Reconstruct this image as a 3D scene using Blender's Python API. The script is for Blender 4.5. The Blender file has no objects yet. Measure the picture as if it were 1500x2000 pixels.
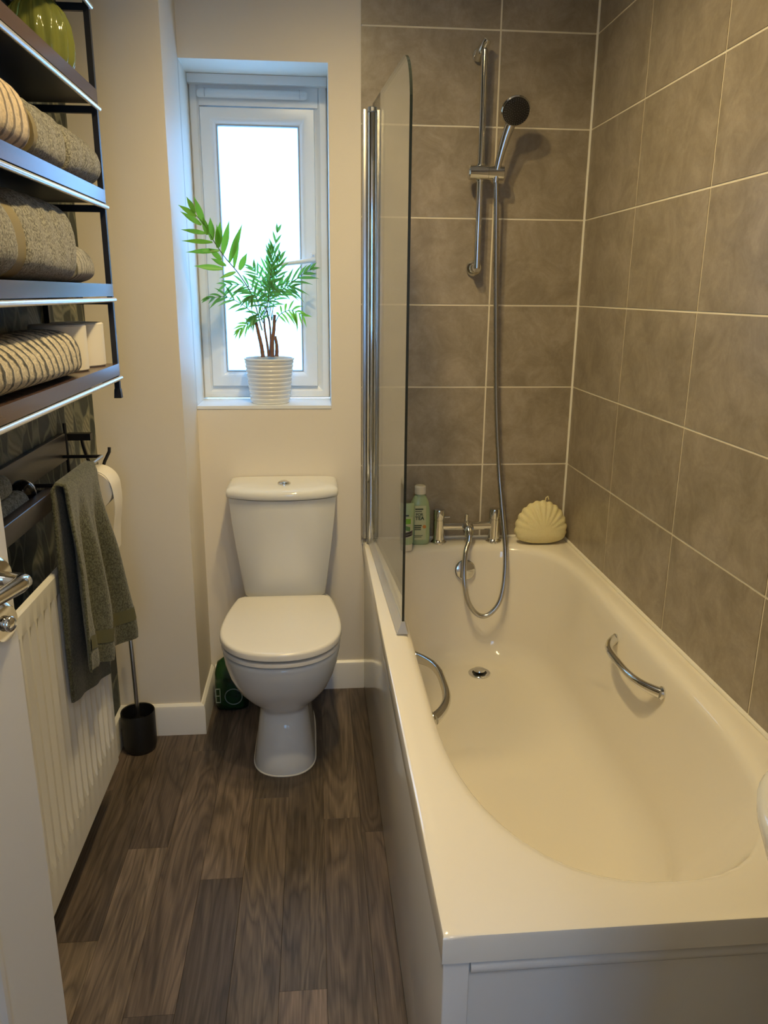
import bpy, bmesh, math, random
from math import sin, cos, pi, radians, sqrt, atan2
from mathutils import Vector, Matrix
random.seed(7)
S = bpy.context.scene
C = S.collection

# ------------------------------------------------------------ camera
PITCH, YAW, ROLL, FPX = .2730, .0889, .0084, 1530.43
CAM = Vector((0, -2.5171, 1.3527))
fw = Vector((sin(YAW)*cos(PITCH), cos(YAW)*cos(PITCH), -sin(PITCH)))
ri = Vector((cos(YAW), -sin(YAW), 0)); up = ri.cross(fw)
r2 = cos(ROLL)*ri + sin(ROLL)*up; u2 = -sin(ROLL)*ri + cos(ROLL)*up
cam = bpy.data.cameras.new('camera'); cam.sensor_width = 36; cam.sensor_fit = 'HORIZONTAL'
cam.lens = FPX/1500*36; cam.clip_start = .02
co = bpy.data.objects.new('camera', cam); C.objects.link(co); S.camera = co
m = Matrix((r2, u2, -fw)).transposed().to_4x4(); m.translation = CAM; co.matrix_world = m

# ------------------------------------------------------------ world and colour
W = bpy.data.worlds.new('sky'); S.world = W; W.use_nodes = True
bg = W.node_tree.nodes['Background']; bg.inputs[0].default_value = (.24, .55, 1, 1); bg.inputs[1].default_value = 7.4
vs = S.view_settings; vs.view_transform = 'Standard'; vs.look = 'None'; vs.gamma = 1; vs.use_curve_mapping = False
vs.exposure = 0.1
# daylight portal in the window opening
pl = bpy.data.lights.new('window_portal', 'AREA'); pl.shape = 'RECTANGLE'; pl.size = .30; pl.size_y = .80
pl.cycles.is_portal = True
po = bpy.data.objects.new('window_portal', pl); C.objects.link(po); po.location = (-.163, .262, 1.47); po.rotation_euler = (-pi/2, 0, 0)
pl2 = bpy.data.lights.new('hall_fill_portal', 'AREA'); pl2.shape = 'RECTANGLE'; pl2.size = .50; pl2.size_y = 1.04; pl2.cycles.is_portal = True  # portal for the added hall window
po2 = bpy.data.objects.new('hall_fill_portal', pl2); C.objects.link(po2); po2.location = (.05, -3.71, 1.50); po2.rotation_euler = (pi/2, 0, 0)
LAMP_W = 2.12; LAMP_COL = (1, .76, .37); HALL_FILL_W = 58

# ------------------------------------------------------------ geometry helpers
class G:
    def __init__(s): s.v = []; s.f = []
    def add(s, v, f):
        o = len(s.v); s.v += [tuple(p) for p in v]; s.f += [tuple(i+o for i in q) for q in f]; return s
    def box(s, x0, x1, y0, y1, z0, z1):
        v = [(x, y, z) for x in (x0, x1) for y in (y0, y1) for z in (z0, z1)]
        return s.add(v, [(0,1,3,2),(4,6,7,5),(0,4,5,1),(2,3,7,6),(0,2,6,4),(1,5,7,3)])
    def loft(s, rings, cap0=True, cap1=True, closed=True):
        n = len(rings[0]); v = [p for r in rings for p in r]; f = []
        for i in range(len(rings)-1):
            for j in range(n if closed else n-1):
                k = (j+1) % n; f.append((i*n+j, i*n+k, (i+1)*n+k, (i+1)*n+j))
        if cap0: f.append(tuple(range(n-1, -1, -1)))
        if cap1: f.append(tuple((len(rings)-1)*n+j for j in range(n)))
        return s.add(v, f)
    def tube(s, pts, r, seg=12, caps=True, flat=None):
        pts = [Vector(p) for p in pts]; n = len(pts); rr = r if isinstance(r, (list, tuple)) else [r]*n
        t0 = (pts[1]-pts[0]).normalized(); a = Vector((0, 0, 1)) if abs(t0.z) < .9 else Vector((1, 0, 0))
        nrm = t0.cross(a).normalized(); rings = []
        for i, p in enumerate(pts):
            t = (pts[min(i+1, n-1)]-pts[max(i-1, 0)]).normalized()
            nrm = (nrm - t*nrm.dot(t)).normalized(); b = t.cross(nrm)
            rings.append([p+(nrm*cos(2*pi*k/seg)*(flat or 1)+b*sin(2*pi*k/seg))*rr[i] for k in range(seg)])
        return s.loft(rings, caps, caps)
    def lathe(s, prof, c=(0, 0, 0), axis=(0, 0, 1), seg=28):
        ax = Vector(axis).normalized(); a = Vector((1, 0, 0)) if abs(ax.x) < .9 else Vector((0, 1, 0))
        u = (a-ax*a.dot(ax)).normalized(); w = ax.cross(u); c = Vector(c); rings = []
        for r, h in prof:
            rings.append([c+ax*h+(u*cos(2*pi*k/seg)+w*sin(2*pi*k/seg))*max(r, 1e-5) for k in range(seg)])
        return s.loft(rings)
    def cyl(s, p0, p1, r, seg=16, bev=0):
        p0, p1 = Vector(p0), Vector(p1); L = (p1-p0).length
        pr = [(r, 0), (r, L)] if not bev else [(r-bev, 0), (r, bev), (r, L-bev), (r-bev, L)]
        return s.lathe(pr, p0, p1-p0, seg)
    def rbox(s, x0, x1, y0, y1, z0, z1, b):
        cx, cy, cz = (x0+x1)/2, (y0+y1)/2, (z0+z1)/2; rings = []
        hx, hy = (x1-x0)/2, (y1-y0)/2
        def rr(ix, z):
            q = []
            for sx, sy, a0 in ((1, 1, 0), (-1, 1, 90), (-1, -1, 180), (1, -1, 270)):
                for k in range(4):
                    a = radians(a0+30*k); q.append((cx+sx*(hx-b)+(b-ix)*cos(a), cy+sy*(hy-b)+(b-ix)*sin(a), z))
            return q
        st = [(1-sin(radians(a)), 1-cos(radians(a))) for a in (0, 30, 60, 90)]
        for i, h in st: rings.append(rr(b*i*.999, z0+b*h))
        rings2 = [rr(b*i*.999, z1-b*h) for i, h in reversed(st)]
        return s.loft(rings+rings2)
    def frame(s, x0, x1, z0, z1, prof, ypl=True, tr=None):
        rings = []
        for ins, d in prof:
            q = [(x0+ins, z0+ins), (x1-ins, z0+ins), (x1-ins, z1-ins), (x0+ins, z1-ins)]
            rings.append([(tr(a, d, b) if tr else (a, d, b)) for a, b in q])
        rings.append(rings[0]); return s.loft(rings, False, False)

def mesh(name, g, mat, parent=None, smooth=35, loc=None, mats=None):
    me = bpy.data.meshes.new(name); me.from_pydata(g.v, [], g.f); me.validate()
    bm = bmesh.new(); bm.from_mesh(me); bmesh.ops.remove_doubles(bm, verts=bm.verts, dist=1e-6)
    bmesh.ops.recalc_face_normals(bm, faces=bm.faces); bm.to_mesh(me); bm.free()
    if smooth is not None:
        me.shade_smooth(); me.set_sharp_from_angle(angle=radians(smooth))
    me.materials.append(mat)
    return link(name, me, parent)
def link(name, me, parent=None):
    o = bpy.data.objects.new(name, me); C.objects.link(o)
    if parent: o.parent = parent; o.matrix_parent_inverse = parent.matrix_world.inverted()
    return o
def tag(o, label, cat, group=None, kind=None):
    o['label'] = label; o['category'] = cat
    if group: o['group'] = group
    if kind: o['kind'] = kind
    return o
def thing(name, label, cat, loc=(0, 0, 0), group=None, kind=None):
    o = bpy.data.objects.new(name, None); C.objects.link(o); o.location = loc; o.empty_display_size = .05
    bpy.context.view_layer.update(); o.matrix_world = Matrix.Translation(loc)
    return tag(o, label, cat, group, kind)
def catmull(P, n=8):
    P = [Vector(p) for p in P]; Q = [P[0]*2-P[1]]+P+[P[-1]*2-P[-2]]; out = []
    for i in range(1, len(Q)-2):
        a, b, c, d = Q[i-1:i+3]
        for k in range(n):
            t = k/n; out.append(.5*((2*b)+(c-a)*t+(2*a-5*b+4*c-d)*t*t+(3*b-a-3*c+d)*t**3))
    return out+[P[-1]]
def lerp(a, b, t): return a+(b-a)*t
def smooth01(t): t = max(0, min(1, t)); return t*t*(3-2*t)

# ------------------------------------------------------------ materials
class M:
    def __init__(s, name):
        s.m = bpy.data.materials.new(name); s.m.use_nodes = True; s.t = s.m.node_tree; s.n = s.t.nodes
        s.b = s.n['Principled BSDF']; s.out = s.n['Material Output']
    def nd(s, typ, **k):
        x = s.n.new(typ)
        for a, v in k.items():
            if a.startswith('i_'):
                key = a[2:]; key = int(key) if key.isdigit() else key.replace('_', ' ')
                x.inputs[key].default_value = v
            else: setattr(x, a, v)
        return x
    def l(s, a, b): s.t.links.new(a, b)
    def coord(s, kind='Object', scale=(1, 1, 1)):
        tc = s.nd('ShaderNodeTexCoord'); mp = s.nd('ShaderNodeMapping'); s.l(tc.outputs[kind], mp.inputs[0]); mp.inputs['Scale'].default_value = scale
        return mp.outputs[0]
    def noise(s, vec, scale, detail=4, rough=.55, dist=0):
        x = s.nd('ShaderNodeTexNoise'); x.inputs['Scale'].default_value = scale; x.inputs['Detail'].default_value = detail
        x.inputs['Roughness'].default_value = rough; x.inputs['Distortion'].default_value = dist; s.l(vec, x.inputs['Vector']); return x.outputs[0]
    def ramp(s, fac, stops):
        x = s.nd('ShaderNodeValToRGB'); e = x.color_ramp.elements
        while len(e) < len(stops): e.new(.5)
        for q, (p, c) in zip(e, stops): q.position = p; q.color = (*c, 1) if len(c) == 3 else c
        s.l(fac, x.inputs[0]); return x.outputs[0]
    def mix(s, fac, a, b, blend='MIX'):
        x = s.nd('ShaderNodeMix', data_type='RGBA', blend_type=blend)
        for i, v in ((0, fac), (6, a), (7, b)):
            if hasattr(v, 'is_linked') or hasattr(v, 'links'): s.l(v, x.inputs[i])
            else: x.inputs[i].default_value = v if not isinstance(v, tuple) else ((*v, 1) if len(v) == 3 else v)
        return x.outputs[2]
    def math(s, op, a, b=0.0):
        x = s.nd('ShaderNodeMath', operation=op)
        for i, v in ((0, a), (1, b)):
            if hasattr(v, 'links'): s.l(v, x.inputs[i])
            else: x.inputs[i].default_value = v
        return x.outputs[0]
    def bump(s, h, strength=.2, dist=.002):
        x = s.nd('ShaderNodeBump'); x.inputs['Strength'].default_value = strength; x.inputs['Distance'].default_value = dist
        s.l(h, x.inputs['Height']); s.l(x.outputs[0], s.b.inputs['Normal'])
    def base(s, c):
        if isinstance(c, tuple): s.b.inputs['Base Color'].default_value = (*c, 1)
        else: s.l(c, s.b.inputs['Base Color'])
    def set(s, **k):
        for a, v in k.items(): s.b.inputs[a.replace('_', ' ')].default_value = v
        return s
def plain(name, c, rough=.5, metal=0, **k):
    q = M(name); q.base(c); q.set(Roughness=rough, Metallic=metal, **k); return q.m

q = M('wall_paint'); v = q.coord(); q.base(q.mix(q.noise(v, 3), (.80, .735, .62), (.83, .765, .65))); q.set(Roughness=.55)
q.bump(q.noise(v, 160, 3), .12, .001); PAINT = q.m
q = M('ceiling_paint'); q.base((.82, .81, .77)); q.set(Roughness=.7); CEIL = q.m
q = M('gloss_white_wood'); q.base((.82, .81, .78)); q.set(Roughness=.3); TRIM = q.m
UPVC = plain('white_upvc', (.84, .86, .86), .28)
ACRYL = plain('white_acrylic', (.86, .81, .71), .06)
CERAM = plain('white_ceramic', (.80, .80, .77), .07)
SEATP = plain('white_seat_plastic', (.84, .81, .75), .22)
PANEL = plain('gloss_bath_panel', (.80, .78, .74), .13)
CHROME = plain('chrome', (.72, .72, .71), .09, 1)
STEEL = plain('brushed_steel', (.5, .5, .49), .3, 1)
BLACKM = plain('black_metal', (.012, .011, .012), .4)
BLACKP = plain('matt_black_plastic', (.008, .008, .008), .45)
GLOSSB = plain('gloss_black', (.012, .012, .014), .08)
RADW = plain('radiator_enamel', (.78, .77, .73), .28)
DOORW = plain('door_paint', (.74, .73, .70), .38)
SILIC = plain('white_silicone', (.86, .83, .74), .4)
GROUT = plain('cream_grout', (.80, .74, .60), .8)
POTM = plain('white_glazed_pot', (.80, .80, .78), .22)
ROD_HILITE = plain('rod_painted_highlight', (.78, .78, .80), .22, .6)  # pale tone paints in the bright highlight along a dark rod
PAPER = plain('tissue_paper', (.82, .77, .68), .9)
CARD = plain('cardboard_core', (.33, .24, .15), .9)
SPONGE = M('sponge_net'); v = SPONGE.coord(); SPONGE.base(SPONGE.mix(SPONGE.noise(v, 120), (.80, .71, .38), (.88, .80, .50)))
SPONGE.set(Roughness=.85, Subsurface_Weight=.15, Subsurface_Radius=(.02, .015, .006)); SPONGE.bump(SPONGE.noise(v, 500, 2), .6, .003); SPONGE = SPONGE.m

q = M('taupe_tile'); v = q.coord('Object'); oi = q.nd('ShaderNodeObjectInfo')
add = q.nd('ShaderNodeVectorMath', operation='ADD'); mul = q.nd('ShaderNodeVectorMath', operation='SCALE'); q.l(oi.outputs['Random'], mul.inputs['Scale']); mul.inputs[0].default_value = (37, 21, 53)
q.l(v, add.inputs[0]); q.l(mul.outputs[0], add.inputs[1]); vv = add.outputs[0]
n1 = q.noise(vv, 11, 8, .72, .5); n2 = q.noise(vv, 90, 4, .7)
c = q.ramp(n1, [(.36, (.265, .222, .162)), (.5, (.35, .298, .225)), (.64, (.435, .375, .296))])
c = q.mix(q.math('MULTIPLY', n2, .55), c, (.21, .175, .13)); q.base(c); q.set(Roughness=.34); q.bump(n2, .12, .001); TILE = q.m

q = M('wood_floor_plank'); tc = q.coord('Object', (1, 1, 1)); oi = q.nd('ShaderNodeObjectInfo')
mul = q.nd('ShaderNodeVectorMath', operation='SCALE'); mul.inputs[0].default_value = (13, 7, 3); q.l(oi.outputs['Random'], mul.inputs['Scale'])
add = q.nd('ShaderNodeVectorMath', operation='ADD'); q.l(tc, add.inputs[0]); q.l(mul.outputs[0], add.inputs[1])
mp = q.nd('ShaderNodeMapping'); mp.inputs['Scale'].default_value = (10, 1.1, 9); q.l(add.outputs[0], mp.inputs[0])
w0 = q.noise(mp.outputs[0], 1.2, 3, .5, .6)
ring = q.math('FRACT', q.math('MULTIPLY', w0, 11.0)); ring = q.math('ABSOLUTE', q.math('SUBTRACT', ring, .5))
mp2 = q.nd('ShaderNodeMapping'); mp2.inputs['Scale'].default_value = (260, 6, 60); q.l(add.outputs[0], mp2.inputs[0])
fib = q.noise(mp2.outputs[0], 1, 3, .6)
mp3 = q.nd('ShaderNodeMapping'); mp3.inputs['Scale'].default_value = (14, 2.2, 9); q.l(add.outputs[0], mp3.inputs[0])
blot = q.noise(mp3.outputs[0], 1, 4, .6)
g1 = q.ramp(ring, [(.02, (.05, .05, .05)), (.22, (.55, .55, .55)), (.5, (1, 1, 1))])
c = q.mix(q.ramp(fib, [(.12, (0, 0, 0)), (.88, (1, 1, 1))]), (.072, .051, .038), (.290, .224, .172))
c = q.mix(.50, c, g1, 'MULTIPLY'); c = q.mix(.75, c, q.ramp(blot, [(.3, (.45, .43, .42)), (.6, (1, 1, 1))]), 'MULTIPLY')
c = q.mix(1.0, c, oi.outputs['Color'], 'MULTIPLY'); q.base(c); q.set(Roughness=.42); q.bump(fib, .12, .0006); PLANK = q.m
SUBF = plain('dark_subfloor', (.02, .014, .010), .8)

q = M('tropical_wallpaper'); v0 = q.coord('Object')
nz = q.nd('ShaderNodeTexNoise'); nz.inputs['Scale'].default_value = 7; q.l(v0, nz.inputs['Vector'])
sc = q.nd('ShaderNodeVectorMath', operation='SCALE'); sc.inputs['Scale'].default_value = .10; q.l(nz.outputs['Color'], sc.inputs[0])
ad = q.nd('ShaderNodeVectorMath', operation='ADD'); q.l(v0, ad.inputs[0]); q.l(sc.outputs[0], ad.inputs[1])
mp = q.nd('ShaderNodeMapping'); mp.inputs['Scale'].default_value = (0.01, 17, 6.5); mp.inputs['Rotation'].default_value = (.5, 0, 0); q.l(ad.outputs[0], mp.inputs[0])
vo = q.nd('ShaderNodeTexVoronoi', feature='F1'); vo.inputs['Scale'].default_value = 1; q.l(mp.outputs[0], vo.inputs['Vector'])
ve = q.nd('ShaderNodeTexVoronoi', feature='DISTANCE_TO_EDGE'); ve.inputs['Scale'].default_value = 1; q.l(mp.outputs[0], ve.inputs['Vector'])
sp = q.nd('ShaderNodeSeparateColor'); q.l(vo.outputs['Color'], sp.inputs[0])
leaf = q.ramp(sp.outputs[0], [(0, (.022, .030, .032)), (.3, (.045, .060, .058)), (.55, (.030, .042, .040)), (.70, (.12, .13, .10)), (.9, (.30, .29, .21))])
wv = q.nd('ShaderNodeTexWave', wave_type='BANDS', bands_direction='DIAGONAL'); wv.inputs['Scale'].default_value = 26; wv.inputs['Distortion'].default_value = 3; q.l(ad.outputs[0], wv.inputs['Vector'])
leaf = q.mix(q.math('MULTIPLY', wv.outputs['Fac'], .55), leaf, (.02, .025, .022))
edge = q.ramp(ve.outputs['Distance'], [(.03, (.16, .155, .11)), (.09, (1, 1, 1))])
leaf = q.mix(q.ramp(ve.outputs['Distance'], [(.02, (1, 1, 1)), (.06, (0, 0, 0))]), leaf, (.17, .18, .14)); q.base(leaf); q.set(Roughness=.6); WPAPER = q.m

def towelmat(name, a, b, dark, freq=0, fuzz=.7, speck=True):
    q = M(name); v = q.coord('Object'); n = q.noise(v, 230, 3, .75); n2 = q.noise(v, 60, 3, .6)
    c = q.mix(n2, a, b); c = q.mix(q.math('MULTIPLY', q.ramp(n, [(.40, (1, 1, 1)), (.60, (0, 0, 0))]), 1.0 if speck else .35), c, dark)
    if freq:
        sx = q.nd('ShaderNodeSeparateXYZ'); q.l(v, sx.inputs[0])
        yy = q.math('ADD', q.math('MULTIPLY', sx.outputs[1], freq), q.math('MULTIPLY', q.noise(v, 45, 2), .5))
        st = q.math('ABSOLUTE', q.math('SUBTRACT', q.math('FRACT', yy), .5))
        c = q.mix(q.ramp(st, [(.10, (0, 0, 0)), (.2, (1, 1, 1))]), dark, c)
    q.base(c); q.set(Roughness=.95); q.b.inputs['Sheen Weight'].default_value = .25
    q.bump(n, fuzz, .004); return q.m
T_GREY = towelmat('grey_terry', (.30, .285, .225), (.42, .405, .33), (.060, .056, .038))
T_CREAM = towelmat('cream_ribbed_terry', (.66, .52, .34), (.72, .58, .40), (.17, .125, .075), 30, .3, False)
T_GREYR = towelmat('grey_ribbed_terry', (.36, .35, .32), (.44, .43, .41), (.11, .11, .10), 75, .3, False)
T_STRIPE = towelmat('cream_charcoal_loop', (.66, .58, .43), (.76, .68, .53), (.045, .045, .04), 31, .9, False)
T_OLIVE = towelmat('olive_hand_towel', (.095, .098, .050), (.150, .152, .092), (.035, .034, .014))
T_BAND = plain('olive_woven_band', (.22, .18, .085), .8)
q = M('dark_wood'); v = q.coord('Object', (40, 4, 60)); n = q.noise(v, 1, 5, .65, .5); q.base(q.ramp(n, [(.3, (.008, .007, .008)), (.7, (.032, .024, .024))])); q.set(Roughness=.33); q.bump(n, .15, .001); DWOOD = q.m
q = M('walnut_shelf'); v = q.coord('Object', (30, 3, 50)); n = q.noise(v, 1, 5, .65, .5); q.base(q.ramp(n, [(.3, (.050, .028, .022)), (.7, (.105, .060, .046))])); q.set(Roughness=.22); q.bump(n, .1, .0006); WALNUT = q.m
q = M('green_vase_glass'); q.base((.42, .46, .12)); q.set(Roughness=.06, IOR=1.45); q.b.inputs['Transmission Weight'].default_value = .55; VASE = q.m
q = M('leaf_green'); v = q.coord('Object'); oi = q.nd('ShaderNodeObjectInfo')
q.base(q.mix(oi.outputs['Random'], (.06, .20, .018), (.12, .33, .03))); q.set(Roughness=.38)
tr = q.nd('ShaderNodeBsdfTranslucent'); tr.inputs[0].default_value = (.38, .60, .05, 1); mx = q.nd('ShaderNodeMixShader'); mx.inputs[0].default_value = .45
q.l(q.b.outputs[0], mx.inputs[1]); q.l(tr.outputs[0], mx.inputs[2]); q.l(mx.outputs[0], q.out.inputs[0]); LEAF = q.m
q = M('leaf_dark'); oi = q.nd('ShaderNodeObjectInfo')
q.base(q.mix(oi.outputs['Random'], (.05, .13, .035), (.11, .24, .05))); q.set(Roughness=.4)
tr = q.nd('ShaderNodeBsdfTranslucent'); tr.inputs[0].default_value = (.22, .45, .07, 1); mx = q.nd('ShaderNodeMixShader'); mx.inputs[0].default_value = .45
q.l(q.b.outputs[0], mx.inputs[1]); q.l(tr.outputs[0], mx.inputs[2]); q.l(mx.outputs[0], q.out.inputs[0]); LEAFD = q.m
STEM = plain('brown_stem', (.22, .10, .05), .7); STALK = plain('green_stalk', (.12, .17, .05), .5); SOIL = plain('soil', (.03, .018, .010), 1)
q = M('screen_glass'); q.b.inputs['Base Color'].default_value = (1, 1, 1, 1); q.set(Roughness=0.0, IOR=1.5); q.b.inputs['Transmission Weight'].default_value = 1
tb = q.nd('ShaderNodeBsdfTransparent'); tb.inputs[0].default_value = (.93, .95, .92, 1); gl = q.nd('ShaderNodeBsdfGlossy'); gl.inputs['Roughness'].default_value = 0
fr = q.nd('ShaderNodeFresnel'); ge = q.nd('ShaderNodeNewGeometry'); q.l(q.math('ADD', q.math('MULTIPLY', ge.outputs['Backfacing'], 1/1.5-1.5), 1.5), fr.inputs[0]); mx = q.nd('ShaderNodeMixShader'); q.l(fr.outputs[0], mx.inputs[0]); q.l(tb.outputs[0], mx.inputs[1]); q.l(gl.outputs[0], mx.inputs[2])
q.l(mx.outputs[0], q.out.inputs[0]); GLASS = q.m
GEDGE = plain('dark_glass_edge', (.012, .016, .014), .15)
q = M('frosted_pane'); tb = q.nd('ShaderNodeBsdfTransparent'); tb.inputs[0].default_value = (.92, .96, 1, 1); tl = q.nd('ShaderNodeBsdfTranslucent'); tl.inputs[0].default_value = (.9, .95, 1, 1)
mx = q.nd('ShaderNodeMixShader'); mx.inputs[0].default_value = .25; q.l(tb.outputs[0], mx.inputs[1]); q.l(tl.outputs[0], mx.inputs[2])
gl = q.nd('ShaderNodeBsdfGlossy'); gl.inputs['Roughness'].default_value = .3; mx2 = q.nd('ShaderNodeMixShader'); mx2.inputs[0].default_value = .05; q.l(mx.outputs[0], mx2.inputs[1]); q.l(gl.outputs[0], mx2.inputs[2])
q.l(mx2.outputs[0], q.out.inputs[0]); PANE = q.m
q = M('clear_seal'); q.base((.72, .74, .80)); q.set(Roughness=.15); q.b.inputs['Transmission Weight'].default_value = .35; SEAL = q.m

# ------------------------------------------------------------ room constants
XL, XR, ZC = -.62, .841, 2.42
PX, PY = -.373, -.26        # boxed-in column: right face, front face
WX0, WX1, WZ0, WZ1 = -.373, .052, 1.000, 1.988   # window opening
TX = .147                   # left edge of the tiling on the far wall
YF = -2.25                  # inner face of the doorway wall
HZ = -3.7

# ------------------------------------------------------------ structure
def struct(name, g, mat, label, cat, smooth=None, parent=None):
    o = mesh(name, g, mat, parent, smooth)
    if not parent: tag(o, label, cat, kind='structure')
    return o
g = G(); g.box(-1.4, 1.4, HZ, .3, -.06, -.004)
floor = struct('floor', g, SUBF, 'brown wood-look plank floor of the bathroom', 'floor')
edges = [-.678, -.582, -.485, -.388, -.290, -.190, -.090, .006, .103, .200]
joint = {0: -.55, 1: -1.09, 2: -.80, 3: -1.285, 4: -.922, 5: -.618, 6: -1.25, 7: -.72, 8: -.78}
tint = {(1, 0): .85, (1, -1): 1.1, (2, 0): .8, (2, -1): 1.12, (3, 0): .95, (3, -1): .75, (4, 0): 1.15, (4, -1): .68, (5, 0): .7, (5, -1): .92, (6, 0): .80, (6, -1): 1.3, (7, 0): 1.08, (7, -1): .88, (8, 0): .7, (8, -1): 1.0}
for c in range(9):
    x0, x1 = edges[c]+.0002, edges[c+1]-.0002
    ys = sorted([joint[c]+k*.915 for k in range(-4, 3)], reverse=True)
    for i in range(len(ys)-1):
        a, b = ys[i]-.0002, ys[i+1]+.0002
        if b > .0 or a < -3.6: continue
        a = min(a, .0); k = round((ys[i]-joint[c])/.915)-1
        g = G(); dx = x1-x0; dy = a-b; bv = .0004
        v = [(0, 0, -.008), (dx, 0, -.008), (dx, dy, -.008), (0, dy, -.008), (0, 0, -bv), (dx, 0, -bv), (dx, dy, -bv), (0, dy, -bv), (bv, bv, 0), (dx-bv, bv, 0), (dx-bv, dy-bv, 0), (bv, dy-bv, 0)]
        f = [(3, 2, 1, 0), (8, 9, 10, 11)]
        for z in (0, 4):
            for j in range(4): f.append((z+j, z+(j+1) % 4, z+4+(j+1) % 4, z+4+j))
        g.add(v, f); p = mesh('plank', g, PLANK, floor, None)
        p.location = (x0, b, 0); p.matrix_parent_inverse = Matrix()
        t = tint.get((c, k+0), None)
        if t is None: t = random.uniform(.72, 1.18)
        t = 1+(t-1)*1.25
        p.color = (t, t*random.uniform(.96, 1.0), t*random.uniform(.92, 1.02), 1)
g = G(); g.box(-1.4, 1.4, HZ, .3, ZC, ZC+.05)
struct('ceiling', g, CEIL, 'plain white ceiling above the bathroom', 'ceiling')
g = G(); g.box(XL-.1, XL, YF, .3, -.004, ZC)
struct('wall_left', g, WPAPER, 'left wall papered with dark tropical leaf print', 'wall')
g = G(); T = .27
g.box(XL, WX0, .006, T, -.004, ZC); g.box(WX0, TX+.001, .006, T, -.004, WZ0-.009); g.box(TX+.001, XR+.03, .006, T, -.004, .534); g.box(WX0, TX+.001, .006, T, WZ1, ZC); g.box(WX1, TX+.001, .006, T, WZ0-.009, WZ1)
wb = struct('wall_back', g, PAINT, 'far wall, cream paint left of taupe tiling', 'wall')
def tile(x0, x1, y0, y1, z0, z1, parent):
    g = G(); hx, hy, hz = (x1-x0)/2, (y1-y0)/2, (z1-z0)/2; g.box(-hx, hx, -hy, hy, -hz, hz)
    o = mesh('tile', g, TILE, parent, None); o.location = ((x0+x1)/2, (y0+y1)/2, (z0+z1)/2); o.matrix_parent_inverse = Matrix(); return o
g = G(); g.box(TX+.002, XR+.03, .0014, .26, .535, ZC); o = mesh('grout_bed', g, GROUT, wb, None)
rows = [2.0856-.2562*k for k in range(-1, 7)]+[.29, .03]
gw = .0026
for k in range(-1, 9):
    zt = ZC if k == -1 else rows[k]
    zb = rows[k+1]
    if zb < .5: continue
    for x0, x1 in ((TX, .552-gw), (.552+gw, XR-.002)): tile(x0, x1, 0, .0022, zb+gw, zt-gw, wb)
g = G(); g.box(XR+.0014, XR+.12, YF, .26, -.004, ZC)
wr = struct('wall_right', g, GROUT, 'right wall covered in large taupe tiles', 'wall')
yv = [-.002, -.397, -.802, -1.203, -1.606, -2.01, -2.25]
for k in range(-1, 9):
    zt = ZC if k == -1 else rows[k]
    zb = rows[k+1]
    for a, b in zip(yv, yv[1:]): tile(XR, XR+.0022, b+gw, a-gw, max(zb, 0)+gw, zt-gw, wr)
g = G(); g.box(XL, PX, PY, .01, -.004, ZC)
struct('wall_column', g, PAINT, 'cream boxed-in column between wallpapered wall and window', 'wall')
# doorway wall behind the camera and the hall beyond
g = G(); g.box(.30, XR+.12, YF-.11, YF, -.004, ZC); g.box(XL-.1, -.605, YF-.11, YF, -.004, ZC); g.box(-.605, .30, YF-.11, YF, 2.06, ZC)
struct('wall_front', g, PAINT, 'cream wall with the doorway the camera looks through', 'wall')
g = G(); g.box(-1.2, -.20, HZ-.1, HZ, -.004, ZC); g.box(.30, 1.2, HZ-.1, HZ, -.004, ZC); g.box(-.20, .30, HZ-.1, HZ, -.004, .98); g.box(-.20, .30, HZ-.1, HZ, 2.02, ZC); g.box(-1.3, -1.2, HZ-.1, YF-.11, -.004, ZC); g.box(1.2, 1.3, HZ-.1, YF-.11, -.004, ZC)
g.box(-1.3, XL-.1, YF-.11, YF, -.004, ZC); g.box(XR+.12, 1.3, YF-.11, YF, -.004, ZC)
struct('wall_hall', g, PAINT, 'cream hallway walls behind the doorway', 'wall')
hw_ = thing('hall_fill_window', 'unseen hallway window added for cool fill light', 'window', (.05, HZ-.05, 1.12), kind='structure')  # unseen window, added to let cool fill in through the doorway
g = G(); g.frame(-.20, .30, .98, 2.02, [(0, HZ-.02), (.05, HZ-.02), (.05, HZ-.07), (0, HZ-.07)]); mesh('frame', g, UPVC, hw_, None)
mesh('pane', G().box(-.15, .25, HZ-.052, HZ-.048, 1.03, 1.97), PANE, hw_, None)
# baseboards
def bb(name, pts, label):
    prof = [(0, 0), (.014, 0), (.014, .088), (.011, .098), (.004, .104), (0, .104)]; g = G(); rings = []
    for (x, y, nx, ny) in pts: rings.append([(x+nx*d, y+ny*d, z) for d, z in prof])
    g.loft(rings); return struct(name, g, TRIM, label, 'baseboard', 30)
bb('baseboard_column', [(XL, PY, 0, -1), (PX, PY, 1, -1), (PX, .006, 1, -1)], 'white baseboard wrapping the boxed-in column')
bb('baseboard_back', [(PX+.0141, .006, 0, -1), (.158, .006, 0, -1)], 'white baseboard behind the toilet')
bb('baseboard_left', [(XL, YF, 1, 0), (XL, PY-.0142, 1, 0)], 'white baseboard under the radiator')
# silicone beads
g = G(); g.cyl((XR-.001, -.001, .552), (XR-.001, -.001, ZC), .0048, 8)
struct('trim_1', g, SILIC, 'white silicone bead in the tiled corner', 'trim')
g = G(); g.cyl((XR-.001, -1.699, .553), (XR-.001, -.001, .553), .0055, 8)
struct('trim_2', g, SILIC, 'white silicone bead between bath rim and right wall', 'trim')
g = G(); g.cyl((TX+.02, -.001, .553), (XR, -.001, .553), .0050, 8)
struct('trim_3', g, SILIC, 'white silicone bead between bath rim and far wall', 'trim')

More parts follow.
